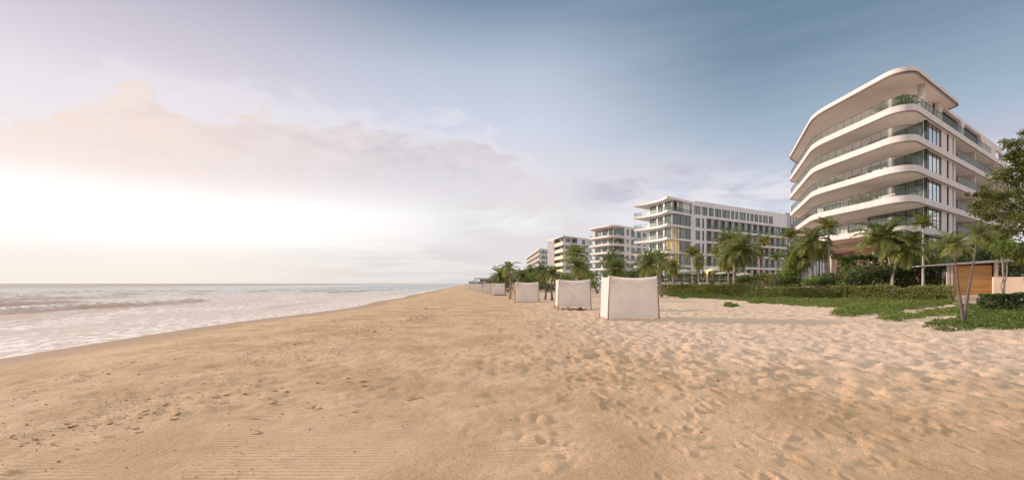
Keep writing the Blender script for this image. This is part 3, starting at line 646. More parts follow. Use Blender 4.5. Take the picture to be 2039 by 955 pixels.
def bay_hotel():
    """second hotel: concave balcony end with a sharp prow, long gridded side"""
    T = thing('hotel_building', 'second largest white hotel, pointed prow, concave balconies and glowing orange corner windows', 'hotel', (55, 135, 0.5))
    C, Tp, K, E = (39.7, 115.8), (34.7, 128.8), (49.4, 124.0), (91.4, 150.0)
    curve = []
    for i in range(13):
        t = i / 12; x = Tp[0] * t + C[0] * (1 - t); y = Tp[1] * t + C[1] * (1 - t); b = 4 * t * (1 - t) * 1.7
        curve.append((x + b * 0.93, y + b * 0.36))
    out = [C, K, E, (83, 164), (48, 143), (37.2, 131.6), (35.2, 130.2)] + curve[::-1][0:12]
    S = [3.0, 6.5, 10.0, 13.5, 17.0, 20.5]; TH = 0.55; RZ = 24.0
    for z in S: slab(T, out, z, z + TH, COOL, trim=False)
    slab(T, out, RZ, RZ + 0.55, COOL, name='roof', trim=False)
    d, L = dirn(K, E); n = (-d[1], d[0])
    pl = MB(); pl.obox(K, d, n, 1.5, L, 0.35, 0.7, RZ + .55, RZ + 1.0); pl.build('parapet', WHITE, T)
    wall = MB(); inn = (60, 140); G = (42.0, 118.9)
    fr = WMET
    curs = ['full', 'sides', 'most', 'left', 'right', 'full', 'sides', 'most']
    for k, z in enumerate(S):
        z0 = z + TH; z1 = S[k + 1] if k < 5 else RZ
        lit = k in (0, 1, 2, 3)
        # prow glazing: seaward (some lit) then landward
        run(T, wall, (38.9, 128.2), G, inn, z0, z1, [dict(s=(0.35, 3.3), nv=2, cur='full', zt=z1 - .35), dict(s=(4.0, 6.2), nv=2, cur='sides', zt=z1 - .35),
                                                     dict(s=(6.9, 9.7), nv=2, cur='full', curm=WARM if k in (1, 2) else CURT, zt=z1 - .1)], 0.3)
        g0 = (G[0] + .1, G[1] + .1)
        dd, ll = dirn(g0, K)
        if k < 5:
            window(T, g0, dd, (-dd[1], dd[0]), 0.05, ll * .42, z0, z1 - .05, nv=3, cur='full', curm=WARM if lit and k != 3 else (CURT2 if k == 4 else WARM), framem=DARK)
            window(T, g0, dd, (-dd[1], dd[0]), ll * .42 + .08, ll - .1, z0, z1 - .05, nv=2, cur='left' if k % 2 else 'none', framem=DARK)
        else:
            window(T, g0, dd, (-dd[1], dd[0]), 0.05, ll * .55, z0, z1 - .3, nv=3, cur='sides', framem=DARK)
            wall.obox(g0, dd, (-dd[1], dd[0]), ll * .55 + .05, ll - .05, 0.5, 0.8, z0, z1)
        run(T, wall, (38.9, 128.2), (46, 139.5), inn, z0, z1, [dict(s=(1, 4.5), nv=2, cur='sides', zt=z1 - .4)])
        # land side
        if k == 5:
            ops = []; s = 0.8
            for w in (2.4, 2.2, 1.9, 2.6, 3.2, 1.2, 1.1, 3.0, 0.9, 1.3, 1.6, 1.2, 2.4, 2.0):
                if s + w > L - 0.6: break
                w += .4; ops.append(dict(s=(s, s + w), zb=z0 + .12, zt=z1 - .5, nv=1 if w < 2 else 2, cur=curs[(len(ops) * 3) % 8], frame=DARK)); s += w + 0.55
            run(T, wall, K, E, inn, z0, z1, ops)
        else:
            run(T, wall, K, (K[0] + d[0] * 6.3, K[1] + d[1] * 6.3), inn, z0, z1, [dict(s=(1.5, 3.5), nv=2, cur='most', zb=z0 + .1, zt=z1 - .3), dict(s=(4.4, 5.3), nv=1, cur='none', zt=z1 - .2)])
            q0 = (K[0] + d[0] * 6.3 + n[0] * .8, K[1] + d[1] * 6.3 + n[1] * .8); q1 = (E[0] + n[0] * .8, E[1] + n[1] * .8)
            nb = 13; bw = (L - 6.3) / nb
            run(T, wall, q0, q1, inn, z0, z1, [dict(s=(i * bw + .14, (i + 1) * bw - .14), zt=z1 - .08, nv=2, cur=curs[(i * 5 + k * 3) % 8], curm=CURT2 if (i + k) % 4 == 0 else None, pitch=.35) for i in range(nb)])
            for i in range(nb + 1): wall.obox(K, d, n, 6.25 + i * bw - (.1 if i < nb else .3), 6.25 + i * bw + (.1 if i < nb else .05), 0.22, .9, z0, z1)
            if k > 0: railing(T, polyline([(K[0] + d[0] * s + n[0] * .1, K[1] + d[1] * s + n[1] * .1) for s in (6.45, L)], 3.5), z0, 1.0, 3.5)
        railing(T, inset(curve[::-1], -0.14) if False else [(p[0] + .14, p[1] + .1) for p in curve[::-1]], z0, 1.0, 2.0)
        if k == 5: railing(T, [(C[0] + .2, C[1] + .3), (K[0] - .1, K[1] + .1)], z0, 1.0, 2.0)
        railing(T, [(Tp[0] + .2, Tp[1] + .1), (35.4, 130.0), (37.4, 131.3), (42, 136.4)], z0, 1.0, 2.0)
    wall.obox(K, d, n, -0.4, 1.4, 0.05, 0.35, 0.5, 20.5)
    wall.build('wall', COOL, T)
    for z0, z1 in [(s + TH, (S + [RZ])[i + 1]) for i, s in enumerate(S)]:
        pass
    p = MB(); p.tube([(44.0, 120.0, 21.1), (44.0, 120.0, 24.0)], 0.3, 10); p.build('column', WHITE, T, True)
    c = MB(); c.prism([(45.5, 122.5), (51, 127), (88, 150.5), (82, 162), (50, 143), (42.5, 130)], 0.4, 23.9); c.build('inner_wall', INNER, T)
    c = MB(); c.prism([(42.5, 119.4), (46.5, 121.9), (45.6, 122.6), (41.6, 122.2)], 0.4, 3.0); c.build('base_wall', GREYW, T)
    return T
bay_hotel()

def mid_hotel():
    T = thing('hotel_building', 'white hotel block with convex curved balconies behind the nearest cabana, third along the row', 'hotel', (42, 190, 0.5))
    C, Tp = (40.3, 180.0), (33.0, 195.0); K = (46.6, 186.5); E = (66, 205)
    out = fillet([C, K, E, (58, 220), (37.5, 205), Tp], [3.0, 0, 0, 0, 1.5, 6.0], 8)
    S = [4.4, 7.7, 11.0, 14.3, 17.6, 20.9]; RZ = 25.2; TH = 0.7
    for z in S: slab(T, out, z, z + TH, trim=False)
    slab(T, out, RZ, RZ + 0.5, name='roof', trim=False)
    wall = MB(); inn = (50, 200)
    curs = ['sides', 'full', 'left', 'most', 'right']
    ry = MATS.get('amber') or mat('amber blind', (0.62, 0.36, 0.10), 0.7)
    for k, z in enumerate(S):
        z0 = z + TH; z1 = S[k + 1] if k < 5 else RZ
        run(T, wall, (36.2, 198), (41.8, 186.2), inn, z0, z1, [dict(s=(.4, 4.8), nv=3, cur=curs[k % 5], curm=ry if k == 5 else None, zt=z1 - .3), dict(s=(5.6, 9.4), nv=3, cur=curs[(k + 2) % 5], curm=ry if k == 5 else None, zt=z1 - .3), dict(s=(10, 12.8), nv=2, cur='sides', zt=z1 - .2)])
        run(T, wall, (41.8, 186.2), K, inn, z0, z1, [dict(s=(.2, 4.5), nv=3, cur=curs[(k + 1) % 5], zt=z1 - .3)])
        run(T, wall, K, E, inn, z0, z1, [dict(s=(1.2, 3.0), nv=1, cur='full', zb=z0 + .5, zt=z1 - .5), dict(s=(4.6, 7.4), nv=2, cur=curs[(k + 3) % 5], zt=z1 - .4), dict(s=(9.2, 12.4), nv=2, cur='none', zt=z1 - .3), dict(s=(14, 17), nv=2, cur='sides', zt=z1 - .3)])
        run(T, wall, (36.2, 198), (39, 206), inn, z0, z1, [])
        railing(T, [(p[0] + .15, p[1] + .12) for p in out if p[0] < 42 or p[1] < 184][::-1][1:], z0, 1.0, 2.2)
    wall.build('wall', GREYW, T)
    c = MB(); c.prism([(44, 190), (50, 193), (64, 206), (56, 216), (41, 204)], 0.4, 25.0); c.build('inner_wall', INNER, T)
    c = MB(); c.prism([(38, 188), (42, 184.5), (46, 187), (42, 192)], 0.4, 4.4); c.build('base_wall', mat('dark lobby', (.16, .15, .15), .6), T)
    return T
mid_hotel()

def yellow_hotel():
    T = thing('hotel_building', 'grey and white hotel with a stack of bright yellow balcony fronts, fourth along the row', 'hotel', (30, 240, 0.5))
    C = (25.6, 228.0); B = (22.9, 245.0); A = (19.8, 252.0); K = (34.6, 238.0); E = (44.0, 248.0)
    out = [C, K, (35.2, 240.5), (30, 252), (22.8, 252), B]
    S = [4.2, 7.6, 11.1, 14.6, 18.1, 21.6]; RZ = 25.9; TH = 0.55
    for z in S: slab(T, out, z, z + TH, GREYW, trim=False)
    slab(T, [C, K, E, (40, 262), (21, 258), (19.6, 252.2), (22.7, 245.6)], RZ, RZ + 0.45, GREYW, 'roof', False)
    wall = MB(); inn = (34, 252); yel = mat('yellow balcony panel', (0.82, 0.71, 0.42), 0.5)
    for k, z in enumerate(S):
        z0 = z + TH; z1 = S[k + 1] if k < 5 else RZ
        run(T, wall, (25.0, 246), (27.0, 233), inn, z0, z1, [dict(s=(.5, 6), nv=3, cur='full', zt=z1 - .3), dict(s=(7, 12.6), nv=3, cur='most', zt=z1 - .3)])
        run(T, wall, (27.0, 233), (34.2, 240), inn, z0, z1, [dict(s=(.8, 4.6), nv=2, cur='most' if k % 2 else 'full', zt=z1 - .5), dict(s=(6, 9), nv=2, cur='full', zt=z1 - .4)])
        run(T, wall, K, E, inn, z0, z1, [dict(s=(4, 7), nv=1, cur='none', zb=z0 + .7, zt=z1 - .6), dict(s=(9.4, 12), nv=1, cur='sides', zb=z0 + .7, zt=z1 - .6)])
        p = MB(); d, l = dirn(B, C); p.obox(B, d, (d[1], -d[0]), 1.0, l - 0.1, -0.02, 0.06, z0 - .1, z0 + 1.15); p.build('balcony_panel', yel, T)
        d2, l2 = dirn(C, K); q = MB(); q.obox(C, d2, (-d2[1], d2[0]), .12, l2, -.02, .1, z0 - .1, z0 + .95); q.build('balcony_parapet', GREYW, T)
    wall.obox(K, (0.0, 1.0), (1.0, 0.0), 0, 3, -0.35, 0.05, 0.5, RZ)
    wall.build('wall', GREYW, T)
    f = MB(); f.prism([A, (22.8, 245.4), (26, 249), (24, 256), (21, 256)], 0.5, RZ)
    for i in range(7): f.obox(A, dirn(A, (22.8, 245.4))[0], (-0.9, -0.42), .4 + i * 1.0, .55 + i * 1.0, 0.0, .25, 1.0, RZ - .4)
    f.build('stair_tower', GREYW, T)
    c = MB(); c.prism([(30, 238), (36, 243), (42, 249), (38, 260), (26, 252)], 0.4, 25.8); c.build('inner_wall', INNER, T)
    return T
yellow_hotel()

def far_hotel():
    T = thing('hotel_building', 'farthest and smallest pale hotel, long thin balcony slabs facing the sea', 'hotel', (22, 340, 0.5))
    C = (18.2, 303.0); L_ = (12.6, 430.0); K = (27, 318)
    S = [3.5, 7.2, 10.8, 14.4, 18.0, 21.6]; RZ = 25.0
    for z in S + [RZ]: slab(T, [C, K, (24, 432), L_], z, z + .8, trim=False, name='roof' if z == RZ else 'floor_slab')
    wall = MB(); inn = (22, 370)
    for k, z in enumerate(S):
        z0 = z + .8; z1 = (S + [RZ])[k + 1]
        run(T, wall, (14.6, 428), (19.6, 306), inn, z0, z1, [dict(s=(2 + i * 12, 11 + i * 12), nv=3, cur='none' if (i + k) % 3 else 'sides', zt=z1 - .5, pitch=.6) for i in range(10)])
        run(T, wall, (19.6, 306), (26.6, 318.4), inn, z0, z1, [dict(s=(1, 6.5), nv=3, cur='sides', zt=z1 - .5), dict(s=(8, 13), nv=2, cur='none', zt=z1 - .5)])
        railing(T, [(L_[0] + .2, L_[1]), (C[0] + .1, C[1] + .2), (K[0], K[1] + .2)], z0, 1.0, 6.0)
    wall.build('wall', GREYW, T)
    c = MB(); c.prism([(22, 312), (26, 322), (23, 430), (17.5, 427)], 0.4, 25.0); c.build('inner_wall', INNER, T)
far_hotel()

def grey_tower():
    T = thing('office_building', 'hazy grey block with upright fins showing between the two largest hotels', 'building', (116, 190, 0.5))
    b = MB(); b.box(109.5, 128, 182, 202, 0.5, 29.0); w = b.build('wall', mat('blue grey concrete', (0.36, 0.38, 0.42), 0.7, .06, .4), T)
    f = MB()
    for i in range(16): f.box(109.9 + i * 1.15, 110.3 + i * 1.15, 181.4, 182, 1, 28.4)
    for i in range(16): f.box(108.9, 109.5, 182.6 + i * 1.2, 183.0 + i * 1.2, 1, 28.4)
    f.build('fin', GREYW, T)
    g = MB(); g.box(110.5, 127, 183, 201, 29.0, 30.6); g.build('roof_plant', mat('plant grey', (.42, .43, .46), .7), T)
grey_tower()

def far_pavilion():
    T = thing('beach_pavilion', 'low far pavilion with a flat grey roof at the end of the beach', 'pavilion', (-17, 250, 0.25))
    b = MB(); b.prism([(-20, 240), (-9.0, 236), (-6, 262), (-18, 268)], 4.4, 5.1); b.build('roof', mat('pale grey roof', (.50, .52, .53), .6), T)
    b = MB(); b.prism([(-17.5, 245), (-10.5, 242), (-8.5, 258), (-16, 262)], 0.0, 4.4); b.build('wall', mat('dark grey wall', (.30, .31, .32), .7), T)  # one even grey, darker than the roof
    for x, y in ((-19.3, 241), (-9.7, 237), (-14.5, 239)):
        p = MB(); p.tube([(x, y, 0), (x, y, 4.4)], .18, 8); p.build('post', GREYW, T)
    T2 = thing('beach_hut', 'tiny distant grey hut just beyond the pavilion by the water', 'hut', (-33, 380, 0.2))
    b = MB(); b.box(-36, -27, 376, 386, 0, 3.4); b.build('wall', mat('far hut wall', (.42, .42, .42), .7), T2)
    b = MB(); b.add([(-37, 375, 3.4), (-26, 375, 3.4), (-26, 387, 3.4), (-37, 387, 3.4), (-31.5, 377, 5.2), (-31.5, 385, 5.2)], [(0, 1, 4), (1, 2, 5, 4), (2, 3, 5), (3, 0, 4, 5), (3, 2, 1, 0)]); b.build('roof', MATS['pale grey roof'], T2)
far_pavilion()
# ------------------------------------------------------------------ cabanas
CLOTH = mat('white canvas', (0.87, 0.82, 0.775), 0.85, 0.07, 1.3, 0.3, 45)
def _thin_cloth(m, f):
    t = NT(m.node_tree); b = t.n['Principled BSDF']; o = t.n['Material Output']; tr = t.n.new('ShaderNodeBsdfTranslucent'); tr.inputs[0].default_value = (.80, .74, .66, 1)
    ms = t.n.new('ShaderNodeMixShader'); ms.inputs[0].default_value = f; t.l.new(b.outputs[0], ms.inputs[1]); t.l.new(tr.outputs[0], ms.inputs[2]); t.l.new(ms.outputs[0], o.inputs[0])
_thin_cloth(CLOTH, .42)
POLE = mat('wooden pole', (0.36, 0.24, 0.14), 0.75, 0.25, 9, 0.3, 40, stretch=(1, 1, .2))
ROPE = mat('guy rope', (0.55, 0.48, 0.38), 0.9)
DWOOD = mat('dark weathered wood', (0.09, 0.062, 0.045), 0.75, 0.3, 6)
def cloth_panel(a, b, ta, tb, z0, z1, sag, seed, amp=0.03, bow=0.0):
    """canvas stretched from pole a to pole b (bottom points a, b; top points ta, tb); sagging hem at the top, creases from the corners"""
    nu, nv = 40, 28; g = np.random.default_rng(seed)
    u, v = np.meshgrid(np.linspace(0, 1, nu), np.linspace(0, 1, nv))
    x = (a[0] * (1 - u) + b[0] * u) * (1 - v) + (ta[0] * (1 - u) + tb[0] * u) * v
    y = (a[1] * (1 - u) + b[1] * u) * (1 - v) + (ta[1] * (1 - u) + tb[1] * u) * v
    z = z0 + (z1 - z0) * v - sag * 4 * u * (1 - u) * v ** 2
    dx, dy = b[0] - a[0], b[1] - a[1]; l = math.hypot(dx, dy); nx, ny = -dy / l, dx / l
    w = 0
    for cu, cv in ((0, 1), (1, 1)):
        r = np.hypot((u - cu) * l, (v - cv) * 2.0); th = np.arctan2((cv - v) * 2.0, np.abs(u - cu) * l)
        w = w + np.sin(th * g.uniform(15, 19) + g.uniform(0, 6)) * np.exp(-r / 0.9) * np.clip(r / .15, 0, 1) * amp
    w = w + amp * .9 * np.sin(u * g.uniform(7, 11) + g.uniform(0, 6)) * (1 - v) * .7 + bow * np.sin(np.pi * u) * np.sin(np.pi * v * .9)
    w = w + amp * 0.5 * np.exp(-((v - .83) / .1) ** 2) * np.sin(v * 60 + 8 * (u - .5) ** 2)
    V = np.stack([x + nx * w, y + ny * w, z], -1).reshape(-1, 3)
    i, j = np.meshgrid(np.arange(nu - 1), np.arange(nv - 1)); k = (j * nu + i).ravel()
    return V, np.stack([k, k + 1, k + nu + 1, k + nu], 1)
def cabana(label, x0, y0, w, dep, h, seed, hem=0.06, lounger=False, skew=0.0):
    gz_ = ground_z(x0 + w / 2, y0 + dep / 2)
    T = thing('beach_cabana', label, 'cabana', (x0 + w / 2, y0 + dep / 2, gz_), 'white canvas cabanas in a row on the sand')
    hw, hd = w / 2, dep / 2; lean = 0.05; g = np.random.default_rng(seed)
    base = [(-hw, -hd), (hw, -hd + skew), (hw, hd + skew), (-hw, hd)]; top = [(p[0] * (1 - lean), p[1] * (1 - lean)) for p in base]
    for i in range(4):
        b_, t_ = base[i], top[i]; zb = ground_z(x0 + hw + b_[0], y0 + hd + b_[1]) - gz_
        p = MB(); e = .06 / h
        bx = (b_[0] * 1.02, b_[1] * 1.02)
        p.tube([(*bx, zb - .12), (b_[0] * .4 + t_[0] * .6, b_[1] * .4 + t_[1] * .6 + .01, h * .6), (t_[0] * (1 - e), t_[1] * (1 - e), h + .05)], [.034, .030, .026], 8)
        p.build('pole', POLE, T, True, local=True)
    ins = 0.985
    for nm, i, j, s in (('back_panel', 0, 1, .10), ('side_panel', 3, 0, .08), ('side_panel', 1, 2, .08)):
        k = lambda q: (q[0] * ins, q[1] * ins) if nm == 'side_panel' else q
        V, Fq = cloth_panel(base[i], base[j], top[i], top[j], hem, h, s * w / 2.6, seed + i, 0.065 if nm == 'back_panel' else .04, bow=-0.05 if nm == 'back_panel' else 0.02)
        if nm == 'back_panel': V[:, 1] -= .012
        fastmesh(nm, V, Fq, CLOTH, T, smooth_=True)
    nu = 20; u, v = np.meshgrid(np.linspace(-1, 1, nu), np.linspace(-1, 1, nu)); tw = hw * (1 - lean) * .99; td = hd * (1 - lean) * .99
    z = h - .08 - .16 * (1 - u ** 2) * (1 - .3 * v ** 2) - 0.1 * (1 - v ** 2) * (.4 + .6 * (1 - u ** 2)) + .012 * np.sin(u * 9 + v * 4)
    V = np.stack([u * tw, v * td + skew * .5 * (u + 1) * .95, z], -1).reshape(-1, 3); i, j = np.meshgrid(np.arange(nu - 1), np.arange(nu - 1)); k = (j * nu + i).ravel()
    fastmesh('canopy', V, np.stack([k, k + 1, k + nu + 1, k + nu], 1), CLOTH, T, smooth_=True)
    # rope ties at the left corners
    r = MB()
    for q in (0, 3):
        for f in (0.3, .62, .93):
            px_, py_ = base[q][0] * (1 - f) + top[q][0] * f, base[q][1] * (1 - f) + top[q][1] * f
            r.tube([(px_ - .05, py_ - .045, f * h), (px_ + .05, py_ - .05, f * h + .02), (px_ + .05, py_ + .05, f * h - .01)], .009, 5)
    r.build('rope_tie', ROPE, T, local=True)
    return T
cabana('nearest and biggest white canvas cabana, its top hem sagging between bare wooden poles', 4.88, 22.9, 2.86, 2.1, 2.30, 11, 0.10, skew=.9)
cabana('white canvas cabana with a low dark lounger at its foot, second nearest of the row', 3.32, 32.6, 2.38, 2.1, 2.16, 23, 0.20)
cabana('plain white cabana just right of the lone tall palm, third nearest of the row', 0.30, 45.2, 2.40, 2.3, 2.05, 35, 0.06)
cabana('white cabana with a dark base just left of the lone tall palm, fourth nearest', -3.3, 70.5, 2.2, 2.2, 1.95, 47, 0.12)
cabana('small white cabana, fifth along the row, overlapping the one with the dark base', -5.7, 88.0, 2.0, 2.3, 1.85, 59)
cabana('small bluish white cabana below the far pavilion, sixth along the row', -8.8, 104.0, 2.1, 2.3, 1.72, 61)
cabana('tiny distant white cabana, seventh along the row', -11.6, 124.0, 2.1, 2.4, 1.75, 73)
cabana('tiniest and farthest white cabana, eighth and last along the row', -15.6, 150.0, 2.2, 2.4, 1.75, 85)
def low_lounger(label, x, y, l, grp, lumps):
    z = ground_z(x + l / 2, y)
    T = thing('beach_lounger', label, 'lounger', (x + l / 2, y, z), grp)
    b = MB()
    for k in range(7): b.box(-l / 2, l / 2, -.30 + k * .088, -.30 + k * .088 + .07, .11, .135)
    b.box(-l / 2, l / 2, -.32, -.305, .04, .135); b.box(-l / 2, l / 2, .33, .345, .04, .135); b.build('frame', DWOOD, T, local=True)
    for sx in (-1, 1):
        for sy in (-.26, .28):
            f = MB(); f.box(sx * (l / 2 - .12) - .04, sx * (l / 2 - .12) + .04, sy - .03, sy + .03, -.15, .11); f.build('leg', DWOOD, T, local=True)
    return T
low_lounger('low dark wooden lounger lying along the foot of the second cabana', 3.55, 32.25, 1.72, None, 2)
low_lounger('small dark lounger low against the front of the fourth cabana', -2.75, 70.1, 1.9, None, 0)
def bundle(label, x, y, dz, r, m):
    g = np.random.default_rng(int(x * 100) & 255); n, k = 10, 14; V = []
    for i in range(n + 1):
        for j in range(k):
            a = math.pi * i / n; b = 2 * math.pi * j / k; q = r * (1 + .22 * math.sin(3 * b + i) * math.sin(a) + .12 * g.normal() * math.sin(a))
            V.append((1.5 * q * math.sin(a) * math.cos(b), q * math.sin(a) * math.sin(b), r * .62 + q * .62 * math.cos(a)))
    Fq = np.array([(i * k + j, i * k + (j + 1) % k, (i + 1) * k + (j + 1) % k, (i + 1) * k + j) for i in range(n) for j in range(k)])
    o = fastmesh('rolled_towel', np.array(V), Fq[:, ::-1], m, smooth_=True); o.location = (x, y, ground_z(x, y) + dz); return tag(o, label, 'towel')
BR = mat('brown terry cloth', (0.16, 0.09, 0.07), 0.9, .2, 20)
bundle('small dark bundle on the left end of the low wooden lounger', 4.0, 32.2, .133, .07, BR)
bundle('wider dark crumpled bundle on the right end of the low wooden lounger', 4.87, 32.2, .133, .095, BR)

# ------------------------------------------------------------------ palms
PALM_G = leafmat('palm leaf green', (0.09, 0.145, 0.042), (0.32, 0.33, 0.09), 0.4, 0.42)
PALM_Y = leafmat('palm leaf yellow', (0.155, 0.19, 0.042), (0.43, 0.40, 0.09), 0.4, 0.45)
PALM_O = leafmat('palm leaf olive', (0.115, 0.17, 0.05), (0.36, 0.36, 0.105), 0.4, 0.45)
STEM = mat('palm frond stem', (0.22, 0.20, 0.07), 0.6)
HUSK = mat('dry palm husk', (0.28, 0.17, 0.08), 0.85, .3, 8)
TRUNK = mat('palm bark grey', (0.30, 0.25, 0.20), 0.85, 0.22, 2.5, 0.6, 6, stretch=(1, 1, 5))
TRUNK_D = mat('palm bark dark', (0.125, 0.095, 0.08), 0.85, 0.25, 2.5, 0.6, 6, stretch=(1, 1, 5))
TRUNK_L = mat('palm bark pale', (0.46, 0.41, 0.35), 0.8, 0.15, 2.5, 0.4, 6, stretch=(1, 1, 5))
def crown_data(kind, seed):
    g = np.random.default_rng(seed)
    nf, nl, e_hi, e_lo, droop, lf, wd = {'feather': (26, 30, 82, -35, 82, .34, .042), 'stiff': (20, 26, 84, 0, 60, .34, .046), 'shaggy': (36, 28, 85, -66, 72, .30, .042),
                                         'upright': (24, 28, 89, -30, 58, .36, .036), 'sparse': (17, 32, 74, -34, 95, .36, .040)}[kind]
    V = []; Q = []; tint = []; SV = MB()
    for i in range(nf):
        f = i / (nf - 1); az = i * 2.39996 + g.normal() * .25; e0 = R(e_hi + (e_lo - e_hi) * f ** .9 + g.normal() * 6); L = (0.82 + .18 * math.sin(math.pi * min(1, f + .2))) * g.uniform(.86, 1.08)
        dr = R(droop * g.uniform(.75, 1.2)); n = 14; p = np.zeros(3); path = [p.copy()]; dirs = []
        tw = g.normal() * .35
        for k in range(n):
            t = (k + .5) / n; e = max(e0 - dr * t ** 1.5, R(-88)); a = az + tw * t * t
            d = np.array([math.cos(e) * math.cos(a), math.cos(e) * math.sin(a), math.sin(e)]); dirs.append(d); p = p + d * L / n; path.append(p.copy())
        path = np.array(path); SV.tube([tuple(q) for q in path[::3]] , [.018, .014, .010, .007, .004][:len(path[::3])], 4, False)
        ft = f * .75 + g.uniform(-.1, .25)
        for k in range(nl):
            t = .10 + .90 * k / (nl - 1); q = t * n; i0 = min(int(q), n - 1); c = path[i0] + (path[i0 + 1] - path[i0]) * (q - i0); d = dirs[i0]
            s = np.cross(d, (0, 0, 1)); s /= (np.linalg.norm(s) + 1e-6); u = np.cross(s, d)
            l = lf * (math.sin(math.pi * (.16 + .80 * t)) ** .7) * L * g.uniform(.85, 1.1)
            for sg in (-1, 1):
                dd = s * sg * .80 + d * (.35 + .5 * t) + u * .16; dd /= np.linalg.norm(dd); tip = c + dd * l + np.array([0, 0, -.42 * l * g.uniform(.5, 1.3)]); mid = c + dd * l * .5 + np.array([0, 0, -.05 * l])
                ww = d * wd * .5 * g.uniform(.8, 1.2) + u * g.normal() * .006
                b = len(V); V += [c - ww * .5, mid - ww, tip, mid + ww]; Q.append((b, b + 1, b + 2, b + 3)); tt = min(1, max(0, ft + g.normal() * .14)); tint += [tt] * 4
    return np.array(V), np.array(Q), np.array(tint), SV
CR = {}
def crown_mesh(kind, seed, m):
    key = (kind, seed, m.name)
    if key not in CR:
        V, Q, t, SV = crown_data(kind, seed)
        o = fastmesh('crown', V, Q, m, None, t); me = o.data; bpy.data.objects.remove(o)
        s = bpy.data.meshes.new('frond_stems'); s.from_pydata(SV.v, [], SV.f); s.materials.append(STEM); CR[key] = (me, s)
    return CR[key]
def husk_mesh():
    if 'husk' not in CR:
        b = MB(); g = np.random.default_rng(5)
        for i in range(14):
            a = i * 2.4; l = g.uniform(.3, .55); r0 = .05
            c, s = math.cos(a), math.sin(a)
            b.add([(c * r0 - s * .03, s * r0 + c * .03, .02), (c * r0 + s * .03, s * r0 - c * .03, .02), (c * (.11 + .03) + s * .02, s * .14 - c * .02, -l * .5), (c * .10, s * .10, -l), (c * .14 - s * .02, s * .14 + c * .02, -l * .5)], [(0, 1, 2, 3, 4)])
        me = bpy.data.meshes.new('dead_fronds'); me.from_pydata(b.v, [], b.f); me.materials.append(HUSK); CR['husk'] = me
    return CR['husk']
def palm(label, base, crowns, kind='feather', m=None, trunk=None, r=0.14, husk=True, group=None, seed=0, name='palm_tree', rb=1.35):
    """base = ground point; crowns = list of (x, y, z, radius, bend) for one or more stems"""
    T = thing(name, label, 'palm tree', base, group); m = m or PALM_G
    for i, (x, y, z, cr, bend) in enumerate(crowns):
        q = Vector((x - base[0], y - base[1], z - base[2])); n = 11; pts = []; rad = []
        sx = bend; 
        for k in range(n):
            t = k / (n - 1); off = sx * math.sin(math.pi * t) ; pts.append((q.x * t ** 1.15 + off, q.y * t, q.z * t - (.15 if k == 0 else 0)))
            rad.append(r * (rb - (rb - .72) * min(1, t * 2.2)) * (1 + .05 * (k % 2)))
        b = MB(); b.tube(pts, rad, 9); b.build('trunk', trunk or TRUNK, T, True, local=True)
        me, st = crown_mesh(kind, (seed + i) % 4, m)
        c = link('crown', me, T); c.location = q; c.scale = (cr, cr, cr * .98); c.rotation_euler = (random.uniform(-.08, .08), random.uniform(-.08, .08), (seed * 1.7 + i * 2.1) % 6.28)
        s = link('frond_stems', st, c)
        if husk: h = link('dead_fronds', husk_mesh(), T); h.location = q; k = cr * .65; h.scale = (k, k, k)
    return T
def pp(label, bx, Y, cx, cy, rpx, bend=0.0, zb=None, dy=0.0, **kw):
    """palm given by its trunk column, distance, crown centre and crown radius as seen in the photograph"""
    X = (bx - PX0) / F * Y; z = gz(X, Y) if zb is None else zb
    c = at(cx, cy, Y + dy); return palm(label, (X, Y, z), [(c[0], c[1], c[2], rpx / F * Y * 1.32, bend)], **kw)
GB = 'palms along the beach row'; GH = 'palms in front of the hotels'
pp('lone tall palm with arching fronds standing between the third and fourth cabanas', 1015, 55, 1014, 533, 21, .12, kind='sparse', m=PALM_O, trunk=TRUNK, r=.12, seed=1, group=GB)
pp('left palm of the dark trunked pair in the gap between two cabanas', 1085.5, 53, 1081, 541, 21, .2, kind='feather', m=PALM_O, trunk=TRUNK_D, r=.10, seed=2, group=GB)
pp('right palm of the dark trunked pair in the gap between two cabanas', 1099.5, 50, 1101, 545, 21, -.1, kind='feather', m=PALM_G, trunk=TRUNK_D, r=.11, seed=3, group=GB)
pp('bushy low palm at the seaward end of the far greenery', 996, 84, 998, 548, 21, kind='shaggy', m=PALM_G, r=.15, seed=4, group=GB)
pp('small palm peeking out at the right of the lone tall palm', 1042, 92, 1040, 549, 16, kind='shaggy', m=PALM_G, r=.14, seed=5, group=GB)
pp('dark feathery palm in front of the farthest hotel', 1058, 110, 1058, 541, 15, kind='feather', m=PALM_G, r=.14, seed=6, group=GB)
pp('tallest palm behind the second cabana, in front of the yellow balconies', 1148, 72, 1147, 505, 25, kind='feather', m=PALM_O, r=.14, seed=7, group=GB)
pp('full green palm just below the tallest one behind the second cabana', 1149, 62, 1151, 530, 25, kind='feather', m=PALM_G, r=.14, seed=8, group=GB)
pp('dark palm at the right shoulder of the second cabana', 1164, 66, 1165, 538, 17, kind='shaggy', m=PALM_G, r=.13, seed=9, group=GB)
pp('arching palm before the convex hotel, left of the nearest cabana', 1214, 66, 1216, 518, 25, .3, kind='sparse', m=PALM_O, r=.14, seed=10, group=GB)
pp('bushy palm over the left corner of the nearest cabana', 1228, 60, 1229, 533, 25, kind='shaggy', m=PALM_O, r=.16, seed=11, group=GB)
pp('wide shaggy palm rising behind the nearest cabana', 1291, 58, 1290, 527, 33, .2, kind='shaggy', m=PALM_O, r=.20, seed=12, group=GB)
pp('palm with upswept fronds at the right shoulder of the nearest cabana', 1318, 63, 1315, 516, 25, -.2, kind='feather', m=PALM_G, r=.15, seed=13, group=GB)
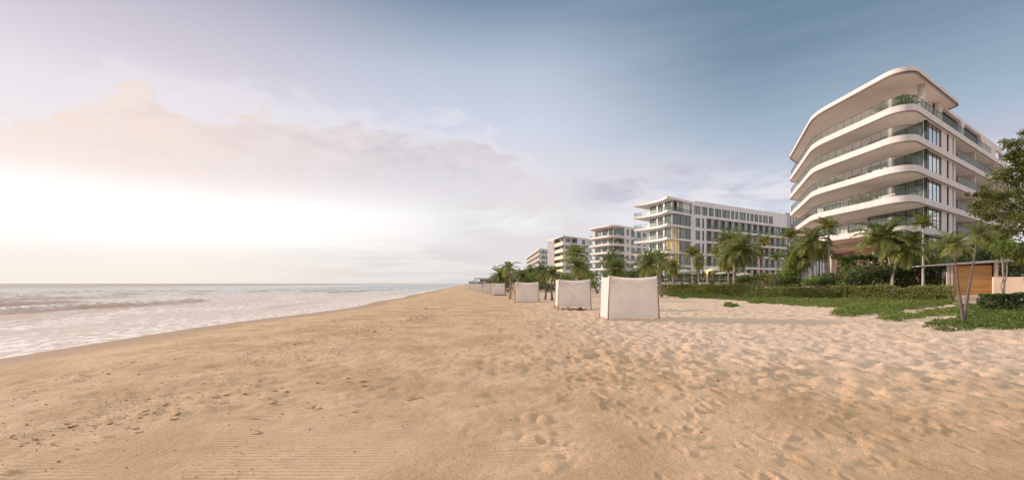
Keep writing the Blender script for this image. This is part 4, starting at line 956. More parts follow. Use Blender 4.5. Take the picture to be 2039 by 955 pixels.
pp('small dark palm below the orange lit windows', 1340, 74, 1341, 531, 18, kind='shaggy', m=PALM_G, r=.14, seed=14, group=GH)
pp('slim palm with a straight white trunk beside the umbrellas', 1379, 66, 1379, 506, 20, kind='stiff', m=PALM_Y, trunk=TRUNK_L, r=.10, seed=15, group=GH)
pp('drooping yellowish palm just right of the white trunk', 1391, 76, 1391, 520, 17, kind='shaggy', m=PALM_O, r=.12, seed=16, group=GH)
pp('yellowish palm above the biggest umbrella', 1427, 84, 1428, 505, 17, kind='stiff', m=PALM_Y, r=.12, seed=17, group=GH)
pp('tall palm behind the thick leaning trunk, its top in front of the second hotel', 1452, 80, 1451, 478, 28, .3, kind='feather', m=PALM_O, r=.15, seed=18, group=GH)
pp('drooping palm with twin look, left of the thick leaning trunk', 1451, 70, 1449, 514, 27, .1, kind='shaggy', m=PALM_Y, r=.16, seed=19, group=GH)
pp('biggest palm of the middle, thick grey leaning trunk rising from the hedge', 1464, 66, 1474, 496, 38, -.4, kind='shaggy', m=PALM_O, trunk=TRUNK, r=.26, seed=20, group=GH, rb=1.2)
pp('slender palm with a thin pale trunk right of the thick leaning one', 1482, 74, 1482, 505, 17, kind='stiff', m=PALM_G, trunk=TRUNK_L, r=.09, seed=21, group=GH)
pp('tall yellow green palm in the middle of the second hotel', 1520, 86, 1521, 483, 19, kind='stiff', m=PALM_Y, r=.12, seed=22, group=GH)
pp('low palm with an orange brown trunk below the tall yellow green one', 1513, 80, 1513, 509, 16, kind='stiff', m=PALM_G, trunk=mat('orange palm bark', (.42, .24, .12), .8), r=.13, seed=23, group=GH)
pp('small neat palm on a thin trunk near the right umbrella', 1546, 86, 1546, 514, 16, kind='stiff', m=PALM_O, r=.10, seed=24, group=GH)
pp('golden palm at the right end of the second hotel', 1574, 82, 1573, 471, 21, kind='stiff', m=PALM_Y, trunk=mat('orange palm bark', (.42, .24, .12), .8), r=.14, seed=25, group=GH)
pp('green palm left of the dark passage under the largest hotel', 1592, 60, 1586, 507, 30, .2, kind='shaggy', m=PALM_O, trunk=TRUNK_D, r=.15, seed=26, group=GH)
pp('leaning palm crossing the green one left of the dark passage', 1604, 57, 1598, 515, 24, -.2, kind='feather', m=PALM_O, r=.11, seed=27, group=GH)
pp('broad dark green palm below the balconies of the largest hotel', 1612, 56, 1615, 484, 36, .2, kind='feather', m=PALM_G, r=.15, seed=28, group=GH)
pp('dark palm squeezed in right of the broad dark green one', 1630, 60, 1632, 497, 26, kind='feather', m=PALM_G, r=.13, seed=29, group=GH)
pp('slim golden palm with a straight pale trunk before the dark passage', 1650, 56, 1650, 454, 24, kind='stiff', m=PALM_Y, trunk=TRUNK_L, r=.16, seed=30, group=GH)
pp('large dark palm leaning left, one of the crossed pair above the hedge', 1772, 50, 1756, 474, 46, .5, kind='feather', m=PALM_G, trunk=TRUNK_L, r=.16, seed=31, group=GH)
pp('large dark palm leaning right, one of the crossed pair above the hedge', 1779, 49, 1800, 494, 46, -.5, kind='feather', m=PALM_G, trunk=TRUNK_L, r=.14, seed=33, group=GH)
pp('yellow palm with a straight white trunk left of the wooden pavilion', 1838, 47, 1838, 446, 24, kind='stiff', m=PALM_Y, trunk=TRUNK_L, r=.12, seed=32, group=GH)
X_, Y_ = 18.75, 18.75
c1 = at(1899, 488, 18.9); c2 = at(1947, 470, 19.6)
palm('nearest palm, a dark V of two slim trunks rising from green ground cover', (X_, Y_, ground_z(X_, Y_)), [(c1[0], c1[1], c1[2], 0.84, -.04), (c2[0], c2[1], c2[2], 0.80, .05)], kind='upright', m=PALM_O, trunk=TRUNK_D, r=.05, seed=1, rb=1.5)
pp('soft yellow green palm behind the pavilion roof, under the big leafy tree', 1985, 47, 1986, 492, 34, kind='feather', m=PALM_Y, r=.14, seed=34, group=GH)
pp('dark palm at the right edge behind the pink wall', 2026, 47, 2024, 505, 36, kind='feather', m=PALM_G, r=.14, seed=35, group=GH)
pp('pale palm top just left of the big leafy tree, above the pavilion', 1956, 52, 1957, 496, 26, kind='feather', m=PALM_O, r=.13, seed=36, group=GH)

# ------------------------------------------------------------------ shrubs, hedges, ground cover, the broad tree
HEDGE_Y = leafmat('trimmed hedge leaf', (0.18, 0.22, 0.045), (0.46, 0.43, 0.10), 0.38)
HEDGE_G = leafmat('bright shrub leaf', (0.11, 0.19, 0.035), (0.30, 0.37, 0.08), 0.38)
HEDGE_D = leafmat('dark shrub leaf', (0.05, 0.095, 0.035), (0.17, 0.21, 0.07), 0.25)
WILD = leafmat('wild shrub leaf', (0.15, 0.19, 0.055), (0.42, 0.42, 0.13), 0.38)
VINE = leafmat('beach vine leaf', (0.085, 0.14, 0.026), (0.27, 0.31, 0.068), 0.36)
TREEL = leafmat('broad tree leaf', (0.085, 0.12, 0.03), (0.32, 0.29, 0.07), 0.38)
TWIG = mat('twig bark', (0.14, 0.10, 0.07), 0.85)
def leafy(name, label, cat, P, size, m, base, group=None, aspect=0.5, up=.35, stems=None, part='foliage', dirs=None, nm='stem'):
    T = thing(name, label, cat, base, group); g = np.random.default_rng(abs(int(base[0] * 37 + base[1] * 91)) + 1)
    V, Fq, t = leaves_mesh(np.asarray(P) - np.array(base), size, up, aspect, g, dirs); fastmesh(part, V, Fq, m, T, t)
    if stems:
        b = MB()
        for pth, rr in stems: b.tube(pth, rr, 6)
        b.build(nm, TWIG, T)
    return T
def hedge(label, p0, p1, w, h, n, size, m, seed, rough=0.18, wild=0.0, group=None):
    g = np.random.default_rng(seed); d, l = dirn(p0, p1); nn = np.array([-d[1], d[0]])
    s = g.uniform(0, l, n); a = g.uniform(-.5, .5, n); v = g.uniform(0, 1, n)
    face = g.uniform(0, 1, n)                        # mostly on the faces and the top, some inside
    a = np.where(face < .45, np.sign(a) * (.5 - np.abs(g.normal(0, .05, n))), a); v = np.where((face > .45) & (face < .75), 1 - np.abs(g.normal(0, .05, n)), v)
    lump = fbm(s * .9, s * 0 + seed, 3, 3); hh = h * (1 + rough * (lump - .5) * 2); ww = w * (1 + rough * 1.4 * (fbm(s * 1.1 + 40, v * 2, 7, 2) - .5))
    if wild: v = v * (1 + wild * np.where(g.uniform(0, 1, n) < .12, g.uniform(0, 1, n), 0))
    x = p0[0] + d[0] * s + nn[0] * a * ww; y = p0[1] + d[1] * s + nn[1] * a * ww; z = gbase(x, y) + v * hh
    keep = fbm(s * 2.2, v * 3 + a * 2, 11, 2) > .30
    P = np.stack([x, y, z], 1)[keep]
    st = []
    for k in range(int(l / 1.1)):
        q = (p0[0] + d[0] * (k + .5) * 1.1, p0[1] + d[1] * (k + .5) * 1.1); zz = gz(*q)
        st.append(([(q[0], q[1], zz - .1), (q[0] + g.normal() * .1, q[1] + g.normal() * .1, zz + h * .75)], [.03, .012]))
    mid = ((p0[0] + p1[0]) / 2, (p0[1] + p1[1]) / 2)
    return leafy('hedge', label, 'hedge', P, size, m, (mid[0], mid[1], gz(*mid)), group, stems=st, up=.5 + wild)
HA, HB = at(1313, 0, 70.5), at(1452, 0, 61.5)
hedge('neatly trimmed yellow green hedge in front of the umbrellas', (HA[0], 70.5), (HB[0], 61.5), 1.2, 1.5, 9000, .20, HEDGE_Y, 3, .1)
HC_ = at(1690, 0, 50.0); HD = at(1896, 0, 43.5)
hedge('wild grassy hedge below the dark passage, with loose upright shoots', (HB[0] + .1, 61.3), (HC_[0], 50.0), 1.5, 1.35, 13000, .19, WILD, 5, .3, .35)
hedge('dense dark green hedge running up to the wooden pavilion', (HC_[0] + .1, 49.9), (HD[0], 43.5), 1.6, 1.35, 12000, .17, WILD, 7, .22, .2)
hedge('glossy leafy hedge in front of the pink wall at the right edge', at(1950, 0, 29.2)[:2], at(2130, 0, 27.0)[:2], 1.9, 1.12, 9000, .15, HEDGE_D, 9, .25)
def shrub(label, px, py, Y, rx, rz, n, size, m, seed, ry=None, name='shrub', group=None, lumps=7):
    """a loose bush made of overlapping leaf clumps; (px, py) is its centre in the photograph"""
    g = np.random.default_rng(seed); c = at(px, py, Y); ry = ry or rx * .8; base = (c[0], c[1], gz(c[0], c[1])); P = []
    zc = max(c[2], base[2] + .3)
    cl = [(g.uniform(-.75, .75) * rx, g.uniform(-.75, .75) * ry, g.uniform(-.8, .75) * rz, g.uniform(.35, .6)) for _ in range(lumps)] + [(0, 0, -.2 * rz, .7)]
    for (ax, ay, az_, s) in cl:
        k = n // len(cl); d = g.normal(size=(k, 3)); d /= np.linalg.norm(d, axis=1, keepdims=True); rr = g.uniform(.55, 1.05, (k, 1)) * (1 + .25 * (fbm(d[:, 0] * 2 + ax, d[:, 2] * 2 + d[:, 1], seed, 2)[:, None] - .5))
        P.append(np.array([c[0] + ax, c[1] + ay, zc + az_]) + d * rr * np.array([rx, ry, rz]) * s)
    P = np.concatenate(P); P = P[P[:, 2] > gbase(P[:, 0], P[:, 1])]
    st = [([(base[0] + g.normal() * .2, base[1], base[2] - .1), (c[0] + ax * .8, c[1] + ay * .8, zc + az_ * .8)], [.05, .015]) for ax, ay, az_, s in cl]
    return leafy(name, label, 'shrub' if name == 'shrub' else name, P, size, m, base, group, stems=st)
hedge('tall light green clipped hedge against the foot of the largest hotel', at(1668, 0, 54.5)[:2], at(1826, 0, 51.5)[:2], 1.6, 4.3, 14000, .24, HEDGE_G, 21, .10)
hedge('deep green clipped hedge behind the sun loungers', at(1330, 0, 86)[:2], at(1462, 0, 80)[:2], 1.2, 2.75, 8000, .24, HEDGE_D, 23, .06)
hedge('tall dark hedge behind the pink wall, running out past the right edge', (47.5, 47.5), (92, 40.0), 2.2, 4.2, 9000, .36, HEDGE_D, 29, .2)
pp('palm behind the tall dark hedge beyond the right edge', 2180, 50, 2170, 470, 45, .3, kind='feather', m=PALM_G, r=.15, seed=40, group=GH)
pp('leaning palm farther out beyond the right edge', 2420, 52, 2440, 480, 45, -.4, kind='shaggy', m=PALM_O, r=.15, seed=41, group=GH)
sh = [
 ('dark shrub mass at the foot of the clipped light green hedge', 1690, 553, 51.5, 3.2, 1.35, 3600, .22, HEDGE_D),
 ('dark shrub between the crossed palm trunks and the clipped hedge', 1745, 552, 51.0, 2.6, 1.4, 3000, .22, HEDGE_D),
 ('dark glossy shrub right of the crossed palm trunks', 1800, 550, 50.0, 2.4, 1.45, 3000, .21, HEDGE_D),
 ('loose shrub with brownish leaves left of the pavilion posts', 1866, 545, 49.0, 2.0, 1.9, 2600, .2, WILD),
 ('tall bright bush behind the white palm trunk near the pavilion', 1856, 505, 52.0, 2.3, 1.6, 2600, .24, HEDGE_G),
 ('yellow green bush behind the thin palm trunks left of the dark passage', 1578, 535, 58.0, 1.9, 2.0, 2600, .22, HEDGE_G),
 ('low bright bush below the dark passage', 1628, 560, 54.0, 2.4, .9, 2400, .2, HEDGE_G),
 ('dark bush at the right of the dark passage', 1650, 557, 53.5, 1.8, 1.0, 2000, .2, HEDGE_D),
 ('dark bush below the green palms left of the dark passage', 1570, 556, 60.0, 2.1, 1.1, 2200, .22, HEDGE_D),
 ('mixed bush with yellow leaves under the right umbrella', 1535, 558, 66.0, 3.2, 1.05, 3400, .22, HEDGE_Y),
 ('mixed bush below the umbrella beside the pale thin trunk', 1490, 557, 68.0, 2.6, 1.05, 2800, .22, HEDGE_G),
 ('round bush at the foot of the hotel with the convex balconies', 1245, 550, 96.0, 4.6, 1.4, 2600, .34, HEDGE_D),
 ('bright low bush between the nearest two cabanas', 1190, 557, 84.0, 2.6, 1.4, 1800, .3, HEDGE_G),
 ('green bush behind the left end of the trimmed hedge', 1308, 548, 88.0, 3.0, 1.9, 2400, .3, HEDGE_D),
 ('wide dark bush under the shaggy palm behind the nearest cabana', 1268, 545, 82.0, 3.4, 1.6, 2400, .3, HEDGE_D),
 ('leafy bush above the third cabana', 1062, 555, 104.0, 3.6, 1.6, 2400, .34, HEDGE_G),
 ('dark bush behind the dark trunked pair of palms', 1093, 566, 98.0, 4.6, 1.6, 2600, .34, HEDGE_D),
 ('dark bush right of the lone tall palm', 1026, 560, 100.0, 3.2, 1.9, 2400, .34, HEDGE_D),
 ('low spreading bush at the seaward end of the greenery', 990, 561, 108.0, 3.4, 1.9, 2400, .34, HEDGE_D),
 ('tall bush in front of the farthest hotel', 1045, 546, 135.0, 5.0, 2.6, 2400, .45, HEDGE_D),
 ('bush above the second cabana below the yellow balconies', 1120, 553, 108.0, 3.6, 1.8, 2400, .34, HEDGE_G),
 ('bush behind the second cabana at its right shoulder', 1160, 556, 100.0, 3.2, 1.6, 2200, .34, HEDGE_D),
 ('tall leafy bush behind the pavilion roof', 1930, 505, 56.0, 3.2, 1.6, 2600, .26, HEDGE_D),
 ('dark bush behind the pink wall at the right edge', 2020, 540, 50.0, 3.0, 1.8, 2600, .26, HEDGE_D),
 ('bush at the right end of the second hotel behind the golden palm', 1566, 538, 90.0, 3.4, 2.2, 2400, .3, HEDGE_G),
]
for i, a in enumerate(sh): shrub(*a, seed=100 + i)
# low vines creeping over the sand: four tongues and loose patches (outlines on the ground)
def ground_poly(pix, zg=0.33):
    return [((px - PX0) / F * (HC - zg) * F / (py - HY), (HC - zg) * F / (py - HY)) for px, py in pix]
def in_poly(x, y, poly):
    c = np.zeros(len(x), bool); j = len(poly) - 1
    for i in range(len(poly)):
        xi, yi = poly[i]; xj, yj = poly[j]
        c ^= ((yi > y) != (yj > y)) & (x < (xj - xi) * (y - yi) / (yj - yi + 1e-9) + xi); j = i
    return c
def vine_patch(label, pix, dens, seed, h=.20, zg=0.33):
    poly = ground_poly(pix, zg); xs = [p[0] for p in poly]; ys = [p[1] for p in poly]; g = np.random.default_rng(seed)
    n = int((max(xs) - min(xs)) * (max(ys) - min(ys)) * dens * 2.7); x = g.uniform(min(xs), max(xs), n); y = g.uniform(min(ys), max(ys), n)
    k = in_poly(x + 1.0 * (fbm(x * 1.3, y * 1.3, seed, 3) - .5), y + 1.7 * (fbm(x * 1.1 + 7, y * 1.1, seed + 1, 3) - .5), poly); x, y = x[k], y[k]
    m = fbm(x * 1.1, y * 1.1, seed + 2, 3); k = m + g.uniform(-.12, .12, len(x)) > .415; x, y, m = x[k], y[k], m[k]
    z = gbase(x, y) + sand_relief(x, y) + g.uniform(0.01, 1, len(x)) * h * (.35 + 1.3 * np.clip(m - .3, 0, 1) * 1.6)
    dist = np.hypot(x, y); size = .034 + .0017 * dist
    V, Fq, t = leaves_mesh(np.stack([x, y, z], 1), size, .5, .62, g)
    o = fastmesh('ground_cover', V, Fq, VINE, None, t); return tag(o, label, 'ground cover', kind='stuff')
vine_patch('low green creeping vines in front of the long hedge', [(1318, 584), (1450, 586), (1560, 588), (1700, 593), (1900, 592), (1905, 600), (1860, 606), (1760, 612), (1690, 610), (1650, 610), (1600, 607), (1540, 603), (1480, 597), (1400, 592), (1330, 589)], 75, 1, .22)
vine_patch('tongue of green vines reaching left from the hedge over the sand', [(1653, 627), (1672, 616), (1690, 611), (1760, 611), (1880, 603), (1900, 606), (1850, 612), (1790, 620), (1726, 627), (1690, 631)], 130, 2, .22)
vine_patch('middle tongue of green vines left of the V shaped palm', [(1748, 638), (1760, 630), (1850, 622), (1900, 612), (1935, 607), (1945, 618), (1900, 627), (1850, 632), (1800, 639)], 170, 3, .2)
vine_patch('wide mat of green vines round the foot of the V shaped palm', [(1842, 653), (1850, 646), (1905, 636), (1912, 622), (1950, 608), (2000, 616), (2060, 618), (2100, 630), (2100, 656), (2000, 656), (1925, 657), (1880, 655)], 230, 4, .2)
vine_patch('small loose patch of vines on the open sand beyond the nearest cabana', [(1440, 606), (1452, 603), (1468, 605), (1470, 608), (1455, 609)], 160, 5, .2)
vine_patch('tiny flat patch of vines before the trimmed hedge', [(1352, 589), (1365, 588), (1372, 591), (1358, 593)], 120, 6, .15)
vine_patch('narrow patch of vines just off the hedge edge, right of the thick trunk', [(1488, 599), (1505, 597), (1530, 599), (1520, 602), (1495, 602)], 120, 7, .2)

def broad_tree():
    Y0 = 27.0; base = (34.2, 28.6, gz(34.2, 28.6))
    T = thing('broadleaf_tree', 'big leafy tree reaching in from the right edge in front of the largest hotel', 'tree', base)
    cl = [(2030, 262, 17), (2012, 300, 20), (2036, 300, 24), (2030, 335, 28), (1998, 340, 13), (2012, 372, 30), (1985, 392, 26), (1955, 398, 20), (1938, 383, 11), (1945, 412, 16), (1972, 424, 22), (2002, 415, 34), (2035, 395, 34),
          (1996, 452, 18), (2018, 462, 26), (2040, 445, 34), (2044, 508, 22), (1988, 432, 14), (2062, 350, 42), (2075, 430, 55), (2085, 290, 40), (2100, 370, 60), (2070, 520, 42), (2120, 460, 60), (1965, 405, 14)]
    g = np.random.default_rng(77); P = []; D = []; b = MB(); fork = Vector((34.0, 28.5, 4.6))
    b.tube([(base[0], base[1], base[2] - .2), (34.25, 28.6, 2.5), tuple(fork)], [.36, .28, .24], 12)
    tr = b.build('trunk', TWIG, T, True); b = MB()
    for i, (px, py, r) in enumerate(cl):
        Y = Y0 + g.uniform(-1.6, 1.8); c = np.array(at(px, py, Y)); r = r / F * Y; n = int(np.clip(1500 * r ** 2, 160, 2600))
        k = max(3, int(5 * r)); subs = c + g.normal(size=(k, 3)) * r * .5
        for q in subs:
            kk = n // k; d = g.normal(size=(kk, 3)); d /= np.linalg.norm(d, axis=1, keepdims=True); P.append(q + d * g.uniform(.15, 1.0, (kk, 1)) * r * np.array([.62, .62, .5])); dd = d.copy(); dd[:, 2] -= .5; D.append(dd)
        v = Vector(c); mid = fork.lerp(v, .55) + Vector((0, 0, .5)); b.tube([tuple(fork), tuple(mid), tuple(v)], [.10, .05, .015], 6)
        for q in subs[:3]: b.tube([tuple(mid.lerp(v, .6)), tuple(q)], [.03, .008], 5)
    b.build('branches', TWIG, T)
    V, Fq, t = leaves_mesh(np.concatenate(P), .135, .0, .52, g, np.concatenate(D)); V -= np.array(base); fastmesh('crown', V, Fq, TREEL, T, t)
broad_tree()
def slim_tree(label, px, Y, tops, seed):
    X = (px - PX0) / F * Y; base = (X, Y, gz(X, Y)); T = thing('small_tree', label, 'tree', base); g = np.random.default_rng(seed); P = []
    for (tx, ty, r, bend) in tops:
        c = at(tx, ty, Y); b = MB(); m = Vector(base).lerp(Vector(c), .5) + Vector((bend, 0, 0)); m1 = Vector(base).lerp(Vector(c), .25) + Vector((-bend * .8, 0, 0))
        b.tube([(base[0] + bend * .3, base[1], base[2] - .1), tuple(m1), tuple(m), c], [.07, .06, .05, .03], 7); b.build('trunk', TRUNK, T, True)
        P.append(np.array(c) + g.normal(size=(600, 3)) * r * np.array([1, 1, .7]))
    P = np.concatenate(P); V, Fq, t = leaves_mesh(P, .2, .1, .45, g); V -= np.array(base); fastmesh('crown', V, Fq, HEDGE_G, T, t)
slim_tree('slim crooked little tree with bare stems in front of the pink wall', 1999, 42.0, [(1990, 492, .36, .22), (1998, 486, .36, -.1), (2006, 494, .34, .12)], 4)

# ------------------------------------------------------------------ pavilion, walls, fence
def pavilion():
    T = thing('garden_pavilion', 'small garden pavilion with a thin flat roof and a slatted wooden wall', 'pavilion', (43.5, 47, gz(43.5, 47)))
    P0, P1 = (at(1830, 0, 46.5)[0], 46.5), (at(2014, 0, 43.5)[0], 43.5); d, l = dirn(P0, P1); n = (-d[1], d[0])
    zl, zr = 3.82, 4.22
    def q(s, a, z): return (P0[0] + d[0] * s + n[0] * a, P0[1] + d[1] * s + n[1] * a, z)
    b = MB(); th = .22
    zz = lambda s: zl + (zr - zl) * s / l
    b.hexa([q(0, 0, zz(0)), q(l, 0, zz(l)), q(l, 5, zz(l)), q(0, 5, zz(0)), q(0, 0, zz(0) + .12), q(l, 0, zz(l) + .26), q(l, 5, zz(l) + .26), q(0, 5, zz(0) + .12)])
    b.build('roof', mat('weathered grey roof', (.42, .39, .38), .6, .1, 1.5), T)
    z0 = gz(44.5, 46) - .2
    for s in (2.38, 2.66):
        p = MB(); p.obox(P0, d, n, s, s + .2, .6, .8, z0, zz(s)); p.build('post', mat('pale timber post', (.62, .53, .46), .7, .1, 4), T)
    p = MB(); p.obox(P0, d, n, 5.9, 6.15, .5, .75, z0, zz(7.6)); p.build('post', MATS['pale timber post'], T)
    w = MB(); h = zz(3.9) - z0; s0, s1 = 2.98, 5.82
    k = int((h - .1) / .12)
    for i in range(k): w.obox(P0, d, n, s0, s1, .80, .84, z0 + .05 + i * .12, z0 + .05 + i * .12 + .098)
    w.build('slatted_wall', mat('warm cedar slats', (.62, .33, .115), .6, .28, 1.6, .2, 20, stretch=(.3, .3, 9)), T)
    w = MB(); w.obox(P0, d, n, s0, s1, .86, .95, z0, zz(3.9)); w.obox(P0, d, n, 6.2, 6.3, .9, 4.8, z0, zz(6.2)); w.build('backing_wall', mat('dark cedar', (.12, .065, .035), .8), T)
    w = MB(); w.obox(P0, d, n, 6.32, 6.8, 2.5, 2.7, z0, zz(6.3)); w.build('side_wall', mat('dark cedar', (.12, .065, .035), .8), T)
pavilion()
def pink_wall():
    p0, p1 = (at(1977, 0, 43.6)[0], 43.55), (at(2200, 0, 40.0)[0], 40.0); d, l = dirn(p0, p1); n = (-d[1], d[0])
    b = MB(); b.obox(p0, d, n, .0, l, 0, .3, .2, 2.72); o = b.build('garden_wall', mat('salmon render', (.84, .64, .48), .8, .05, 1.0, .2, 12))
    tag(o, 'plain salmon pink garden wall at the right of the wooden pavilion', 'wall')
pink_wall()
def fence():
    T = thing('garden_fence', 'pale slatted fence seen between the nearest two cabanas', 'fence', (17.5, 92, gz(17.5, 92)))
    X0, X1, Y = at(1172, 0, 92)[0], at(1204, 0, 92)[0], 92.0; z = gz(17, 92)
    w = mat('pale blue grey paint', (.52, .58, .62), .6)
    f = MB(); f.box(X0, X1, Y, Y + .06, z + 1.05, z + 1.15); f.box(X0, X1, Y, Y + .06, z + .1, z + .2); f.build('rail', w, T)
    f = MB(); k = int((X1 - X0) / .24)
    for i in range(k): f.box(X0 + i * .24, X0 + i * .24 + .11, Y - .03, Y - .003, z, z + 1.2)
    f.build('slats', w, T)
fence()
def deck_rail():
    T = thing('pergola_frame', 'low timber frame on the pool deck just right of the nearest cabana', 'frame', (26, 78, 1.0))
    X0, X1, Y = at(1306, 0, 78)[0], at(1342, 0, 78)[0], 78.0; z = gz(26, 78); w = mat('brown timber', (.24, .15, .10), .7)
    b = MB(); b.box(X0, X1, Y, Y + .15, HC + .86, HC + 1.04); b.build('beam', w, T)
    for x in (X0, (X0 + X1) / 2, X1 - .14): p = MB(); p.box(x, x + .14, Y + .01, Y + .14, z - .1, HC + .86); p.build('post', w, T)
deck_rail()

# ------------------------------------------------------------------ umbrellas and loungers on the pool deck
UMB = mat('sage canvas', (0.46, 0.53, 0.42), 0.85, .05, 3); _thin_cloth(UMB, .2)
def umbrella(label, px, py_top, py_edge, Y, halfpx, lit=False):
    c = at(px, py_top, Y); ze = at(px, py_edge, Y)[2]; r = halfpx / F * Y; zb = gz(c[0], Y)
    T = thing('patio_umbrella', label, 'umbrella', (c[0], Y, zb), 'sage umbrellas on the pool deck')
    n = 8; rings = []
    for k in range(6):
        t = k / 5; zz = c[2] + (ze - c[2]) * t ** 1.12
        rings.append([(c[0] + math.cos(2 * math.pi * j / 32) * r * t * (1 - .05 * t * abs(math.sin(4 * 2 * math.pi * j / 32))), Y + math.sin(2 * math.pi * j / 32) * r * t * (1 - .05 * t * abs(math.sin(4 * 2 * math.pi * j / 32))), zz) for j in range(32)])
    rings.append([(p[0], p[1], p[2] - .12) for p in rings[-1]])
    b = MB(); b.add([p for q in rings for p in q], [(i * 32 + j, (i + 1) * 32 + j, (i + 1) * 32 + (j + 1) % 32, i * 32 + (j + 1) % 32) for i in range(6) for j in range(32)]); b.build('canopy', UMB, T, True)
    p = MB(); p.tube([(c[0], Y, zb), (c[0], Y, c[2] - .02)], .05, 8); p.build('pole', mat('pale timber post', (.50, .40, .33), .7), T)
    for j in range(8):
        a = 2 * math.pi * j / 8; q = MB(); q.tube([(c[0], Y, c[2] - .06), (c[0] + math.cos(a) * r * .93, Y + math.sin(a) * r * .93, ze + (c[2] - ze) * .05)], .018, 5); q.build('rib', MATS['pale timber post'], T)
    q = MB(); q.tube([(c[0], Y, c[2] - .02), (c[0], Y, c[2] + .14)], [.05, .02], 6); q.build('finial', MATS['pale timber post'], T)
    return T
umbrella('wide sage umbrella at the left, next to the nearest cabana', 1362, 535, 541.5, 79, 26)
umbrella('biggest and highest sage umbrella, glowing orange underneath', 1428, 528.5, 537.5, 82, 27)
umbrella('sage umbrella half behind the thick leaning palm trunk', 1449, 539, 543.5, 78.5, 23)
umbrella('small sage umbrella right of the thick leaning palm trunk', 1482, 542, 546, 90, 16)
umbrella('rightmost sage umbrella, above the mixed bushes', 1534, 543, 548, 88, 18)
def lamp():
    c = at(1408, 541.5, 81.0); T = thing('patio_heater', 'glowing orange patio heater under the biggest umbrella', 'heater', (c[0], c[1], gz(c[0], c[1])))
    p = MB(); p.tube([(c[0], c[1], gz(c[0], c[1])), (c[0], c[1], c[2] - .12)], .04, 8); p.build('pole', WMET, T)
    p = MB(); p.tube([(c[0], c[1], c[2] - .12), (c[0], c[1], c[2] + .16)], [.13, .17], 12); p.build('burner', emitmat('orange flame', (1.0, .34, .05), 2.6), T)
    p = MB(); p.tube([(c[0], c[1], c[2] + .17), (c[0], c[1], c[2] + .24)], [.38, .1], 14); p.build('reflector', WMET, T)
    l = bpy.data.lights.new('heater_glow', 'POINT'); l.energy = 130; l.color = (1, .45, .12); l.shadow_soft_size = .3
    o = bpy.data.objects.new('heater_glow', l); COL.objects.link(o); o.location = (c[0] + .1, c[1] - .55, c[2] + .05)
lamp()
def deck_lounger():
    T = thing('sun_lounger', '', 'sun lounger', (0, 0, 0), 'cushioned sun loungers along the hedge'); fr = mat('teak frame', (.30, .18, .10), .7); cu = mat('white cushion', (.74, .71, .68), .85, .04, 3)
    b = MB(); b.box(-.36, .36, -1, 1, .26, .32); b.build('frame', fr, T, local=True)
    for sx in (-.32, .32):
        for sy in (-.9, .9): f = MB(); f.box(sx - .03, sx + .03, sy - .03, sy + .03, 0, .26); f.build('leg', fr, T, local=True)
    b = MB(); b.add([(-.34, -.98, .33), (.34, -.98, .33), (.34, .3, .33), (-.34, .3, .33), (-.33, -.97, .43), (.33, -.97, .43), (.33, .28, .43), (-.33, .28, .43)], [(0, 3, 2, 1), (4, 5, 6, 7), (0, 1, 5, 4), (1, 2, 6, 5), (2, 3, 7, 6), (3, 0, 4, 7)]); b.build('cushion', cu, T, local=True)
    b = MB(); b.hexa([(-.34, .3, .34), (.34, .3, .34), (.34, .4, .30), (-.34, .4, .30), (-.33, .82, .92), (.33, .82, .92), (.33, .92, .86), (-.33, .92, .86)]); b.build('backrest', cu, T, local=True)
    return T
def deck():
    pts = [at(1306, 0, 73.2), at(1460, 0, 68.5), at(1462, 0, 72), at(1306, 0, 77)]
    b = MB(); b.prism([(p[0], p[1]) for p in pts], .3, 1.36); o = b.build('pool_deck', mat('deck stone', (.40, .35, .30), .8, .1, 2)); tag(o, 'raised stone pool deck behind the trimmed hedge', 'deck', kind='structure')
deck()
pr = None
LL = [(1324, 'leftmost white sun lounger, beside the nearest cabana'), (1337, 'second white sun lounger from the nearest cabana'), (1352, 'white sun lounger below the left umbrella'), (1367, 'white sun lounger just left of the white palm trunk'),
      (1396, 'white sun lounger just right of the white palm trunk'), (1410, 'white sun lounger below the patio heater'), (1431, 'white sun lounger below the half hidden umbrella'), (1442, 'white sun lounger nearest to the thick leaning palm')]
for i, (px, lb) in enumerate(LL):
    o = deck_lounger() if pr is None else copy_tree(pr); pr = pr or o
    Y = 74.0 - (px - 1306) / 154 * 4.2; X = at(px, 0, Y)[0]; o.location = (X, Y + .4, 1.36); o.rotation_euler = (0, 0, R(150 + (i * 37) % 30)); o['label'] = lb

# ------------------------------------------------------------------ terrace furniture and plants on the large hotel
POT = mat('dark planter', (.07, .065, .06), .6)
def pot_plant(label, x, y, z, r, n, m, up=1.4, size=.35):
    T = thing('potted_plant', label, 'plant', (x, y, z), 'plants on the hotel balconies'); g = np.random.default_rng(int(x * 10 + z * 7))
    p = MB(); p.tube([(0, 0, 0), (0, 0, .55)], [.22, .3], 12); p.build('pot', POT, T, local=True)
    d = g.normal(size=(n, 3)); d[:, 2] = np.abs(d[:, 2]) * up + .2; d /= np.linalg.norm(d, axis=1, keepdims=True)
    P = d * g.uniform(.25, 1, (n, 1)) * r; P[:, 2] += .6; V, Fq, t = leaves_mesh(P, size, 0, .3, g, d); fastmesh('foliage', V, Fq, m, T, t)
pot_plant('big leafy plant spilling over the roof terrace railing at the rounded corner', 47.6, 55.2, 22.8, 1.75, 420, HEDGE_G, 1.0, .5)
pot_plant('feathery plant left of the big one on the roof terrace', 46.4, 56.4, 22.8, 1.35, 260, HEDGE_G, 1.0, .45)
